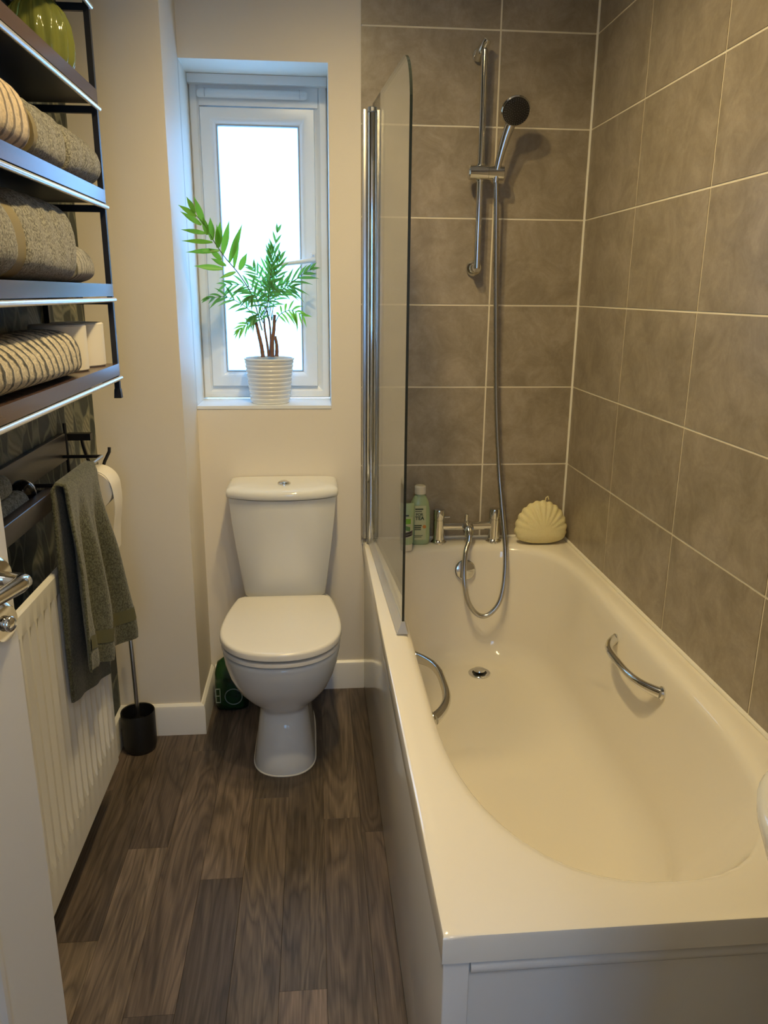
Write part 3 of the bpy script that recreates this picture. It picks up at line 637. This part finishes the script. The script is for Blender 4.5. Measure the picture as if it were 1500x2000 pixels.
for i, (P, r) in enumerate([([(790, 1420), (775, 1320), (745, 1190), (720, 1080)], .0058), ([(835, 1420), (825, 1330), (800, 1180), (790, 1060)], .0036), ([(870, 1420), (868, 1300), (880, 1180), (885, 1050)], .0060), ([(905, 1420), (905, 1330), (890, 1240)], .0055), ([(845, 1420), (850, 1250), (835, 1100), (800, 980)], .003)]):
    yy = PYC+(-.012, .012, -.004, .016, .02)[i]; pts = catmull([zp(a, b, yy) for a, b in P], 6); n = len(pts)
    mesh('stem', G().tube(pts, [lerp(r*1.15, r*.75, k/(n-1))*(1+.10*(k % 3 == 0)) for k in range(n)], 8), STEM, plant, 50)
def leaflet(parent, p, d, nrm, L, wd, droop, mat):
    d = d.normalized(); side = d.cross(nrm).normalized(); up_ = side.cross(d); rings = []; n = 6; g = G(); v = []; f = []
    for k in range(n+1):
        t = k/n; w = wd*(sin(pi*min(1, t*.93+.07))**.75)*(1-t**4*.9); cpt = p+d*(L*t)+Vector((0, 0, -1))*droop*L*t*t
        v += [cpt-side*w+up_*w*.18, cpt-up_*w*.12, cpt+side*w+up_*w*.18]
    for k in range(n):
        a = k*3; f += [(a, a+1, a+4, a+3), (a+1, a+2, a+5, a+4)]
    g.v = [tuple(q) for q in v]; g.f = f; me = bpy.data.meshes.new('leaflet'); me.from_pydata(g.v, [], g.f); me.shade_smooth(); me.materials.append(mat)
    return link('leaflet', me, parent)
def frond(P, n, L, wd, mat, nrm=(0, -1, .25), droop=.15, ang=50, start=.35, rs=1, r=.0016, taper=.55):
    rnd = random.Random(rs); pts = catmull(P, 10); N = len(pts); nrm = Vector(nrm).normalized()
    fr_ = mesh('frond', G().tube(pts, [lerp(r, r*.45, k/(N-1)) for k in range(N)], 6), STALK, plant, 60)
    for i in range(n):
        t = lerp(start, .985, i/(n-1)); x = t*(N-1); k = min(int(x), N-2); p = pts[k].lerp(pts[k+1], x-k); tg = (pts[k+1]-pts[k]).normalized()
        prof_ = (.65+.6*sin(pi*min(1, (i+1)/(n+1)*1.0)))*(1 if i < n-2 else .85)
        for s_ in (-1, 1):
            a = radians(lerp(ang+12, ang-22, i/(n-1))+rnd.uniform(-7, 7)); sd = tg.cross(nrm).normalized()*s_
            d = tg*cos(a)+sd*sin(a)+nrm*rnd.uniform(-.05, .35)
            leaflet(fr_, p, d, (nrm+Vector((rnd.uniform(-.3, .3), 0, rnd.uniform(-.2, .3)))), L*prof_*rnd.uniform(.85, 1.1), wd*rnd.uniform(.85, 1.1), droop*rnd.uniform(.6, 1.4), mat)
    return fr_
# the big bright frond on the left: leaflets placed one by one
RACHIS = [(-0.1648, 0.075, 1.2332), (-0.1897, 0.0536, 1.3362), (-0.2237, 0.0092, 1.4013), (-0.2585, -0.0493, 1.4488), (-0.282, -0.0981, 1.4892), (-0.3009, -0.1444, 1.5308), (-0.3179, -0.19, 1.5533)]
big = mesh('frond', G().tube(catmull(RACHIS, 8), [lerp(.0022, .0008, k/48) for k in range(49)], 6), STALK, plant, 60)
for p0, p1, wd in [((-0.3169, -0.1869, 1.5505), (-0.362, -0.2069, 1.5776), 0.00781), ((-0.3079, -0.1612, 1.5303), (-0.3616, -0.1812, 1.5635), 0.00825), ((-0.3199, -0.19, 1.5594), (-0.338, -0.21, 1.5988), 0.00738), ((-0.3022, -0.1474, 1.5305), (-0.3238, -0.1674, 1.6046), 0.00955), ((-0.2989, -0.1373, 1.5097), (-0.3647, -0.1673, 1.5171), 0.00738), ((-0.2861, -0.1066, 1.488), (-0.3637, -0.1766, 1.4867), 0.00781), ((-0.272, -0.076, 1.4668), (-0.3637, -0.106, 1.46), 0.00825), ((-0.2675, -0.0651, 1.4414), (-0.3014, -0.0851, 1.4733), 0.00868), ((-0.2566, -0.0441, 1.4254), (-0.2986, -0.0641, 1.4461), 0.00781), ((-0.2644, -0.0572, 1.4164), (-0.348, -0.0772, 1.4234), 0.00955), ((-0.2965, -0.1314, 1.5063), (-0.3037, -0.1514, 1.5538), 0.00868), ((-0.2872, -0.1095, 1.4934), (-0.2867, -0.1295, 1.5538), 0.01042), ((-0.275, -0.0825, 1.4738), (-0.2618, -0.1025, 1.5459), 0.01128), ((-0.2639, -0.0598, 1.4567), (-0.2386, -0.0798, 1.5513), 0.01042), ((-0.2486, -0.0314, 1.4361), (-0.2038, -0.0514, 1.5443), 0.01042), ((-0.2371, -0.0117, 1.4214), (-0.2165, -0.0317, 1.5307), 0.00781), ((-0.2232, 0.0092, 1.4152), (-0.1963, -0.0108, 1.4648), 0.01042), ((-0.2715, -0.076, 1.4774), (-0.2731, -0.096, 1.5382), 0.00868), ((-0.2329, -0.0046, 1.4096), (-0.2815, -0.0246, 1.3897), 0.00694)]:
    p0, p1 = Vector(p0), Vector(p1); leaflet(big, p0, p1-p0, Vector((0, -1, .35)), (p1-p0).length, wd, .0, LEAF)
Yp = PYC
def Z(*q): return [zp(a, b, y) for a, b, y in q]
frond(Z((800, 1050, .086), (800, 860, .07), (860, 700, .06), (905, 345, .05)), 8, .050, .0042, LEAFD, ang=32, start=.45, rs=2)
frond(Z((800, 1050, .09), (860, 850, .10), (990, 790, .09), (1190, 660, .07)), 9, .060, .0045, LEAFD, ang=42, rs=3, start=.3)
frond(Z((880, 1150, .09), (930, 1050, .08), (1030, 1010, .07), (1130, 1060, .06)), 8, .042, .0040, LEAF, ang=60, rs=4, droop=.5, start=.3)
frond(Z((740, 1100, .08), (640, 980, .07), (480, 895, .05), (350, 905, .0)), 7, .050, .0040, LEAFD, ang=35, rs=5, droop=.25, start=.3)
frond(Z((740, 1150, .08), (690, 1120, .07), (640, 1140, .06), (590, 1180, .05)), 5, .035, .0036, LEAF, ang=35, rs=6, droop=.3)
frond(Z((790, 1080, .09), (730, 900, .08), (650, 800, .07), (470, 790, .06)), 9, .055, .0040, LEAFD, ang=48, rs=8, start=.25, droop=.3)
frond(Z((800, 1100, .09), (770, 920, .10), (760, 760, .09), (700, 650, .08)), 9, .050, .0040, LEAFD, ang=50, rs=9, start=.3)
frond(Z((860, 1100, .08), (850, 900, .07), (900, 720, .06), (930, 560, .05)), 9, .048, .0040, LEAFD, ang=40, rs=10, start=.3)
frond(Z((860, 1100, .10), (880, 930, .11), (960, 830, .11), (1040, 810, .10)), 8, .055, .0040, LEAFD, ang=46, rs=11, start=.25, droop=.3)
frond(Z((780, 1100, .07), (750, 960, .05), (720, 880, .035), (690, 900, .02)), 7, .052, .0040, LEAFD, ang=52, rs=12, start=.3, droop=.4)
frond(Z((830, 1080, .07), (830, 930, .05), (850, 830, .03), (870, 800, .01)), 8, .050, .0040, LEAFD, ang=55, rs=13, start=.2, droop=.35)
frond(Z((820, 1080, .10), (800, 880, .12), (800, 720, .13), (830, 600, .13)), 8, .045, .0040, LEAFD, ang=48, rs=14, start=.3)
frond(Z((790, 1120, .07), (770, 1070, .06), (740, 1040, .05), (700, 1080, .04)), 6, .045, .0040, LEAFD, ang=50, rs=15, start=.2, droop=.4)
frond(Z((840, 1060, .08), (840, 800, .06), (860, 640, .05), (850, 500, .05)), 7, .045, .0035, LEAFD, ang=30, rs=16, start=.5)

# ------------------------------------------------------------ radiator
rad = thing('radiator', 'white ribbed panel radiator on the papered wall under the hanging towel', 'radiator', (-.57, -.95, .17))
RX, RY0, RY1, RZ0, RZ1 = -.536, -1.52, -.630, .146, .792
pitch = .0395; zs = [(RZ0, 0), (.228, 0), (.262, 1), (.725, 1), (.747, 0), (RZ1-.006, 0)]
rows_ = []
ysx = [RY0]; n = int((RY1-RY0-.03)/pitch)
prof_y = [(RY0, 0), (RY0+.002, 0)]
for k in range(n):
    y0 = RY1-.020-(n-k)*pitch; prof_y += [(y0+.004, 0), (y0+.012, 1), (y0+.0255, 1), (y0+.0335, 0)]
prof_y += [(RY1-.002, 0), (RY1, 0)]
v, f = [], []
for z, s_ in zs:
    for y, d in prof_y: v.append((RX-.009*d*s_, y, z))
m_ = len(prof_y)
for i in range(len(zs)-1):
    for j in range(m_-1): f.append((i*m_+j, i*m_+j+1, (i+1)*m_+j+1, (i+1)*m_+j))
g = G().add(v, f); g.box(RX-.030, RX-.0125, RY0, RY1, RZ0+.001, RZ1-.02)
rings = [[(RX, y, RZ1-.006), (RX-.003, y, RZ1-.001), (RX-.010, y, RZ1), (RX-.012, y, RZ1-.012)] for y in (RY0, RY1)]; g.loft(rings)
g.box(RX-.0125, RX-.0001, RY0, RY0+.0005, RZ0, RZ1-.006); g.box(RX-.0125, RX-.0001, RY1-.0005, RY1, RZ0, RZ1-.006); g.box(RX-.0125, RX-.0001, RY0, RY1, RZ0-.0005, RZ0)
mesh('front_panel', g, RADW, rad, 25)
mesh('side_cover', G().box(RX-.030, RX-.0128, RY1-.004, RY1+.0005, RZ0+.02, RZ1-.022), RADW, rad, None)
for y in (-1.40, -.75): mesh('wall_bracket', G().box(XL+.001, RX-.0305, y-.02, y+.02, .25, .60), RADW, rad, None)

# ------------------------------------------------------------ wall shelf unit
sh = thing('wall_shelf_unit', 'open wall shelf unit with walnut boards on a black metal frame', 'shelf', (-.53, -.9, 1.1))
FX, BX, SYE, SYN = -.4665, -.612, -.596, -1.44
levels = [1.926, 1.730, 1.529, 1.329, 1.150]
for y in (SYE, SYN):
    for x, z0 in ((FX, 1.128), (BX, 1.12)):
        pst = mesh('post', G().box(x-.006, x+.006, y-.006, y+.006, z0, 2.25), BLACKM, sh, None)
        mesh('foot_cap', G().loft([[(x+sx_*w_, y+sy_*w_, z) for sx_, sy_ in ((-1, -1), (1, -1), (1, 1), (-1, 1))] for z, w_ in ((z0-.022, .0085), (z0-.004, .0072), (z0, .0065))]), BLACKM, pst, None)
for i, z in enumerate(levels+[2.12]):
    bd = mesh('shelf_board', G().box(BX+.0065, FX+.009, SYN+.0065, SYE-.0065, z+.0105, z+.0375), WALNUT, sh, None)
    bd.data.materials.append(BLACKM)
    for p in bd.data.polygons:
        if p.normal.z < -.5: p.material_index = 1  # downward face of each board takes the frame's black
    mesh('front_rod', G().cyl((FX+.0075, SYN, z+.003), (FX+.0075, SYE+.006, z+.003), .0054, 10), ROD_HILITE, sh, 40)
    for y in (SYE, SYN): mesh('end_bar', G().box(BX+.006, FX-.006, y-.005, y+.005, z-.008, z+.0065), BLACKM, sh, None)
    mesh('back_bar', G().box(BX-.005, BX+.005, SYN+.006, SYE-.006, z-.006, z+.0065), BLACKM, sh, None)
# things on the shelves
def dome(name, y0, y1, xb, xf, z0, h, mat, label, rib=0, fr=0, nx=2.3, lean=0, tw=0, group='towels on the wall shelf', ny=46, endr=.03):
    t = thing(name, label, 'towel', ((xb+xf)/2, (y0+y1)/2, z0), group); rings = []; cx_ = (xb+xf)/2; hw = (xf-xb)/2
    for i in range(ny+1):
        s_ = i/ny; y = lerp(y0, y1, s_); e = min(1, min(s_, 1-s_)*abs(y1-y0)/endr); sc_ = (.80+.20*sqrt(1-(1-e)**2)); rb = 1+rib*sin(2*pi*fr*y)
        ring = []
        for k in range(30):
            a = 2*pi*k/30; ca, sa = cos(a), sin(a); ex = 2/nx
            X = hw*sc_*rb*abs(ca)**ex*(1 if ca > 0 else -1)
            zz = abs(sa)**ex*(1 if sa > 0 else -1); Zz = h*sc_*rb*(.36+.64*zz) if zz > 0 else h*.36*sc_*(1+zz*1.0)
            ring.append((cx_+X+lean*Zz+tw*sin(9*y+3*a)*.004, y, z0+max(0, Zz)))
        rings.append(ring)
    mesh('towel_fold', G().loft(rings), mat, t, 70); return t
zt = [z+.0378 for z in levels]
dome('folded_towel', -1.36, -1.036, -.602, -.462, zt[2], .120, T_CREAM, 'cream and brown striped towel at the near end of the second shelf down', .012, 30)
d = dome('folded_towel', -1.028, -.832, -.602, -.462, zt[2], .108, T_GREY, 'grey terry towel with an olive band beside the cream striped towel', .016, 17, tw=.8, endr=.02)
dome('folded_towel', -.830, -.606, -.602, -.459, zt[2], .104, T_GREY, 'grey terry towel nearest the end post on the second shelf down', .018, 19, tw=.8, endr=.035)
def band(t, y0, y1, xb, xf, z0, h, mat):
    cx_ = (xb+xf)/2; hw = (xf-xb)/2; rings = []
    for y in (y0, y1): rings.append([(cx_+hw*abs(cos(a))**.87*(1 if cos(a) > 0 else -1), y, z0+max(0.0005, h*(.36+.64*abs(sin(a))**.87) if sin(a) > 0 else h*.36*(1-abs(sin(a))**.87))) for a in [2*pi*k/30 for k in range(30)]])
    mesh('woven_band', G().loft(rings), mat, t, 60)
band(d, -1.031, -1.010, -.598, -.464, zt[2], .101, T_BAND)
d1 = dome('rolled_towel', -1.40, -1.172, -.603, -.458, zt[3], .142, T_GREY, 'grey terry towel nearest the door on the third shelf down', .012, 13, tw=.5, endr=.02)
d2 = dome('rolled_towel', -1.130, -.806, -.603, -.461, zt[3], .150, T_GREY, 'large rounded grey terry towel with an olive band on the third shelf down', .018, 15, tw=1, endr=.07)
band(d2, -1.166, -1.118, -.600, -.466, zt[3], .136, T_BAND)
dome('folded_towel', -.800, -.672, -.600, -.470, zt[3], .080, T_GREYR, 'small light grey ribbed towel beside the large grey terry towel', .014, 75, ny=90, endr=.05)
dome('folded_bath_mat', -1.40, -.862, -.603, -.456, zt[4], .090, T_STRIPE, 'cream and charcoal looped bath mat on the lowest shelf', .026, 31, tw=1, ny=220, endr=.06)
def tproll(x, y, z, label):
    t = thing('toilet_roll', label, 'toilet roll', (x, y, z), 'spare toilet rolls on the lowest shelf'); r = .057
    mesh('paper', G().lathe([(.0215, 0), (r-.003, 0), (r, .003), (r, .092), (r-.003, .095), (.0215, .095), (.0215, 0)], (x, y, z), seg=40), PAPER, t, 30)
    mesh('core', G().lathe([(.0195, .001), (.0212, .001), (.0212, .094), (.0195, .094), (.0195, .001)], (x, y, z), seg=24), CARD, t, 30)
tproll(-.536, -.780, zt[4]+.0004, 'white spare toilet roll nearer the striped bath mat'); tproll(-.530, -.662, zt[4]+.0004, 'white spare toilet roll nearest the shelf end post')
# vase
vs_ = thing('ribbed_glass_vase', 'olive green ribbed glass vase on the top shelf in view', 'vase', (-.552, -.70, zt[1]))
R = []
VP = [(.040, 0), (.0475, .004), (.056, .03), (.058, .06), (.055, .09), (.046, .115), (.030, .135), (.020, .148), (.019, .157), (.023, .163), (.020, .163), (.016, .157)]
for r, z in VP: R.append([(-.538+1.12*(r*(1+.05*cos(14*a)))*cos(a), -.700+1.12*(r*(1+.05*cos(14*a)))*sin(a), zt[1]+.0003+z*1.0) for a in [2*pi*k/112 for k in range(112)]])
mesh('vase_body', G().loft(R), VASE, vs_, 60)

# ------------------------------------------------------------ wooden rack on the wall, flannels, towel bar
rk = thing('wooden_wall_rack', 'dark stained wooden wall rack with a front rail above the radiator', 'rack', (-.59, -.9, .9))
mesh('back_board', G().rbox(XL+.001, XL+.014, -1.45, -.575, .952, 1.018, .002), DWOOD, rk, 20)
mesh('front_rail', G().rbox(-.551, -.527, -1.45, -.912, .926, .965, .003), DWOOD, rk, 20)
mesh('bottom_slat', G().box(XL+.001, -.552, -1.45, -.914, .918, .926), DWOOD, rk, None)
for y in (-.918, -1.445): mesh('end_bracket', G().box(XL+.001, -.552, y-.004, y+.004, .9265, .960), DWOOD, rk, None)
T_BLUEG = towelmat('bluegrey_terry', (.24, .26, .235), (.33, .35, .32), (.08, .09, .08))
def flannel(y0, y1, xb, xf, z, h, label):
    t = dome('rolled_flannel', y0, y1, xb, xf, z, h, T_BLUEG, label, .02, 40, group='rolled flannels on the wooden rack', ny=50, endr=.04); t['category'] = 'flannel'
flannel(-1.20, -.985, -.605, -.552, .9275, .055, 'lower grey-green rolled flannel on the wooden rack'); flannel(-1.26, -1.055, -.603, -.556, .984, .046, 'upper grey-green rolled flannel stacked on the lower one')
bk = thing('black_glossy_case', 'glossy black rounded case resting on the wooden rack', 'case', (-.575, -.93, .905))
R = []
for s_, r in ((0, .004), (.05, .018), (.15, .028), (.35, .034), (.6, .034), (.8, .030), (.93, .019), (1, .004)):
    y = lerp(-.982, -.922, s_); R.append([(-.580+r*.72*cos(a), y, .958+.004*(1-s_)+r*.88*sin(a)) for a in [2*pi*k/24 for k in range(24)]])
mesh('case_body', G().loft(R), GLOSSB, bk, 60)
mesh('case_seam', G().tube([(-.580+.0249*cos(a), -.952, .960+.0303*sin(a)) for a in [2*pi*k/24 for k in range(25)]], .0012, 6), STEEL, bk)
tbr = thing('towel_bar', 'black wire towel bar with a chrome front rod on the papered wall', 'towel bar', (-.57, -.7, .96))
BZ, BXX = .966, -.5155
mesh('rod', G().tube([(BXX, -.606, BZ), (BXX, -.905, BZ)], .0046, 10), STEEL, tbr, 40)
for y in (-.605, -.903): mesh('arm', G().tube([(XL+.001, y, BZ), (BXX-.004, y, BZ), (BXX, y-.001, BZ)], .0042, 8), BLACKM, tbr, 40)
mesh('upright', G().tube([(XL+.010, -.560, 1.040), (XL+.010, -.560, .84)], .0042, 8), BLACKM, tbr, 40)
# hanging towel
tw = thing('hanging_hand_towel', 'olive green terry hand towel draped over the towel bar', 'towel', (-.51, -.78, .45), 'green towels')
nt, ns = 40, 60
def towel_pt(t, s, off):
    # s 0 back hem .. 1 front hem, t 0 near side .. 1 far side
    Lb, Lf, rb = .50, .425, .013; L = Lb+Lf+pi*rb; d = s*L
    if d < Lb: z = BZ-(Lb-d); x = BXX-rb; side = -1; q = Lb-d
    elif d < Lb+pi*rb: a = (d-Lb)/rb; z = BZ+rb*sin(a); x = BXX-rb*cos(a); side = 0; q = 0
    else: q = d-Lb-pi*rb; z = BZ-q; x = BXX+rb; side = 1
    k = q/.46; k2 = smooth01(k*1.2)
    if side >= 0:
        ya = lerp(-.945, -1.000, k2); yb = lerp(-.720, -.615, smooth01(k*1.0))
        fold = (.013*sin(t*14+.6+k)+.008*sin(t*27+2+k*1.5))*smooth01(k*2.2)
        x += fold+lerp(.002, .022, k2)+.008*smooth01((k-.6)*3)*sin(t*9); z += .010*k*sin(t*7+1)-.09*k*(t-.5)
    else:
        ya = lerp(-.955, -.965, k2); yb = lerp(-.722, -.680, k2); x += .003*sin(t*14)*smooth01(k*2)+.003 ; z += -.07*k*(t-.5)
    y = lerp(ya, yb, t); return Vector((x, y, z)), side
P = [[towel_pt(i/nt, j/ns, 0)[0] for j in range(ns+1)] for i in range(nt+1)]
th = .0042; v = []; f = []
def nrm_(i, j):
    a = P[min(i+1, nt)][j]-P[max(i-1, 0)][j]; b = P[i][min(j+1, ns)]-P[i][max(j-1, 0)]; return a.cross(b).normalized()
for sgn in (1, -1):
    for i in range(nt+1):
        for j in range(ns+1): v.append(P[i][j]+nrm_(i, j)*th*sgn*(.55 if i in (0, nt) or j in (0, ns) else 1))
m_ = ns+1; o2 = (nt+1)*m_
for i in range(nt):
    for j in range(ns): f += [(i*m_+j, (i+1)*m_+j, (i+1)*m_+j+1, i*m_+j+1), (o2+i*m_+j, o2+i*m_+j+1, o2+(i+1)*m_+j+1, o2+(i+1)*m_+j)]
for i in range(nt): f += [(i*m_, o2+i*m_, o2+(i+1)*m_, (i+1)*m_), (i*m_+ns, (i+1)*m_+ns, o2+(i+1)*m_+ns, o2+i*m_+ns)]
for j in range(ns): f += [(j, j+1, o2+j+1, o2+j), (nt*m_+j, o2+nt*m_+j, o2+nt*m_+j+1, nt*m_+j+1)]
mesh('towel_cloth', G().add(v, f), T_OLIVE, tw, 80)
g = G(); rings = []
for j in range(55, 58):
    rings.append([P[i][j]+nrm_(i, j)*(1 if nrm_(i, j).x > 0 else -1)*(th+.0008) for i in range(nt+1)])
g.loft(rings, False, False, False); mesh('woven_band', g, plain('olive_flat_weave', (.105, .10, .045), .8), tw, 60)

# toilet roll holder
th_ = thing('toilet_roll_holder', 'black metal toilet roll holder on the papered wall by the corner', 'roll holder', (-.6, -.5, .99))
mesh('mount', G().box(XL+.001, -.562, -.522, -.500, .990, 1.007), BLACKM, th_, None)
mesh('hook', G().tube(catmull([(-.590, -.500, .998), (-.588, -.497, .97), (-.578, -.495, .93), (-.560, -.496, .892), (-.553, -.505, .888), (-.553, -.56, .888), (-.553, -.606, .888)], 6), .0042, 10), BLACKM, th_, 50)
mesh('upturned_end', G().tube([(-.553, -.496, .890), (-.540, -.492, .930), (-.527, -.490, .955), (-.526, -.490, .966)], .0042, 8), BLACKM, th_, 50)
tr_ = thing('hanging_toilet_roll', 'white toilet roll in use with a long loose sheet hanging down', 'toilet roll', (-.55, -.55, .86))
rc = (-.552, -.592, .876)
mesh('paper', G().lathe([(.021, 0), (.049, 0), (.050, .002), (.050, .080), (.049, .082), (.021, .082), (.021, 0)], rc, (0, 1, 0), 40), PAPER, tr_, 30)
mesh('core', G().lathe([(.019, .001), (.0208, .001), (.0208, .081), (.019, .081), (.019, .001)], rc, (0, 1, 0), 24), CARD, tr_, 30)
g = G(); A = []
for k in range(9): a = radians(80-10*k); A.append((rc[0]+.0510*cos(a), rc[2]+.0510*sin(a)))
for k in range(1, 9): A.append((rc[0]+.0510+.002*sin(k*.9)-.014*(k/8)**2, rc[2]-.165*k/8))
rings = [[(x+d, y, z) for d, y in ((0, -.591+.004*sin(i*.7)), (0, -.551), (0, -.511), (.0012, -.511), (.0012, -.551), (.0012, -.591+.004*sin(i*.7)))] for i, (x, z) in enumerate(A)]
mesh('loose_sheet', g.loft(rings), PAPER, tr_, 50)

# ------------------------------------------------------------ door
E = Vector((-.396, -1.526, 0)); dd = Vector((-.276, -.961, 0)).normalized(); nn = Vector((.961, -.276, 0)).normalized()
door = thing('door_1', 'white panelled door swung open at the left with chrome lever', 'door', (E.x, E.y, .008), kind='structure')
def D(a, o_, z): return E+dd*a+nn*o_+Vector((0, 0, z))
LW = .70
def dbox(a0, a1, o0, o1, z0, z1):
    g = G(); g.add([D(a, o_, z) for a in (a0, a1) for o_ in (o0, o1) for z in (z0, z1)], [(0, 1, 3, 2), (4, 6, 7, 5), (0, 4, 5, 1), (2, 3, 7, 6), (0, 2, 6, 4), (1, 5, 7, 3)]); return g
leaf = mesh('leaf', dbox(0, LW, -.040, 0, .008, 1.99), DOORW, door, None)
for a0, a1, z0, z1 in ((.110, .315, .22, .84), (.385, .59, .22, .84), (.110, .315, 1.10, 1.86), (.385, .59, 1.10, 1.86)):
    g = G(); g.frame(a0, a1, z0, z1, [(0, 0), (.004, .004), (.012, .005), (.020, .001), (.026, .0005), (.026, -.001), (0, -.001)], tr=lambda a, d, z: D(a, d, z)); mesh('panel_moulding', g, DOORW, leaf, 20)
hl = mesh('lever_handle', G().tube([D(.030, .004, 1.004), D(.030, .036, 1.004), D(.034, .043, 1.004), D(.046, .046, 1.004), D(.09, .045, 1.002), D(.150, .043, .998)], [.0095, .0095, .011, .0105, .009, .0085], 16), CHROME, door, 50)
mesh('rose', G().lathe([(0, 0), (.026, 0), (.026, .004), (.023, .008), (.012, .009), (0, .009)], D(.030, .0005, 1.004), nn, 32), CHROME, hl, 30)
tt = mesh('thumb_turn_plate', G().lathe([(0, 0), (.026, 0), (.026, .004), (.023, .008), (.012, .009), (0, .009)], D(.030, .0005, .943), nn, 32), CHROME, door, 30)
mesh('thumb_turn', G().lathe([(.006, .008), (.008, .013), (.0105, .012), (.0105, .015), (.008, .018), (0, .0185)], D(.030, .0005, .943), nn, 20), CHROME, tt, 50)
mesh('latch_plate', dbox(-.0012, .001, -.031, -.009, .96, 1.06), STEEL, door, None)

# ------------------------------------------------------------ wash basin at the right edge
bs = thing('wash_basin', 'white ceramic wash basin on the right wall past the bath end', 'basin', (.65, -1.96, .6))
def br_(ax, ay, z, ox=0):
    out = []
    for k in range(64):
        a = 2*pi*k/64; ca, sa = cos(a), sin(a)
        x = (.62-ox)+ (ax*abs(ca)**.85*-1 if ca < 0 else min(.218, ax)*abs(ca)**.35); out.append((x, -1.965+ay*abs(sa)**.9*(1 if sa > 0 else -1), z))
    return out
R = [br_(.06, .07, .60), br_(.10, .12, .63), br_(.135, .185, .70), br_(.160, .225, .765), br_(.170, .242, .800), br_(.171, .244, .812), br_(.166, .239, .820), br_(.158, .231, .822), br_(.150, .223, .819), br_(.144, .217, .808), br_(.13, .195, .755), br_(.10, .15, .71), br_(.04, .05, .695)]
mesh('bowl', G().loft(R), CERAM, bs, 60)
mesh('pedestal', G().loft([[(.72+r*.9*cos(a), -1.965+r*sin(a), z) for a in [2*pi*k/28 for k in range(28)]] for r, z in ((.095, 0), (.09, .02), (.075, .3), (.085, .62), (.10, .66))]), CERAM, bs, 40)
mesh('basin_tap', G().tube([(.79, -1.965, .82), (.79, -1.965, .90), (.77, -1.965, .925), (.72, -1.965, .925), (.70, -1.965, .905)], [.018, .016, .014, .012, .011], 14), CHROME, bs, 50)

# ------------------------------------------------------------ ceiling light with three spots
cl = thing('ceiling_spotlight_bar', 'ceiling bar with three warm spotlights above the bathroom', 'ceiling light', (.06, -1.0, ZC))
mesh('ceiling_plate', G().rbox(.03, .09, -1.36, -.74, ZC-.024, ZC-.0005, .006), CHROME, cl, 40)
BULB = M('warm_bulb'); BULB.b.inputs['Emission Color'].default_value = (*LAMP_COL, 1); BULB.b.inputs['Emission Strength'].default_value = 60; BULB.base((1, .9, .7))
for i, (y, ax) in enumerate(((-.82, (.10, .20, -1)), (-1.05, (.30, .05, -1)), (-1.28, (-.25, -.05, -1)))):
    ax = Vector(ax).normalized(); p = Vector((.06, y, ZC-.03))
    sp2 = mesh('spot_cup', G().lathe([(.010, -.03), (.02, -.02), (.026, .0), (.030, .045), (.028, .045), (.024, .002), (.008, -.015)], p+ax*.03, ax, 24), CHROME, cl, 40)
    mesh('bulb', G().lathe([(0, .026), (.024, .028), (.0245, .034), (0, .036)], p+ax*.03, ax, 24), BULB.m, sp2, 40)
    L = bpy.data.lights.new('spot_lamp', 'SPOT'); L.energy = LAMP_W*12; L.color = LAMP_COL; L.spot_size = radians(152); L.spot_blend = 1.0; L.shadow_soft_size = .032
    lo = bpy.data.objects.new('spot_lamp', L); C.objects.link(lo); lo.location = p+ax*.085; lo.rotation_euler = Vector((0, 0, -1)).rotation_difference(ax).to_euler()
hl_ = thing('hall_fill_light', 'unseen round fill light added on the hallway ceiling', 'ceiling light', (.3, -3.0, ZC))  # unseen lamp, added to fill the dim lower part of the room
mesh('light_base', G().lathe([(0, -.0005), (.11, -.0005), (.11, -.02), (0, -.02)], (.3, -3.0, ZC)), UPVC, hl_, 30)
HB = M('hall_fill_shade'); HB.base((1, .95, .85)); HB.b.inputs['Emission Color'].default_value = (1, .90, .78, 1); HB.b.inputs['Emission Strength'].default_value = HALL_FILL_W
mesh('shade', G().lathe([(.105, -.0205), (.10, -.045), (.07, -.07), (.03, -.08), (0, -.082)], (.3, -3.0, ZC), seg=36), HB.m, hl_, 60)
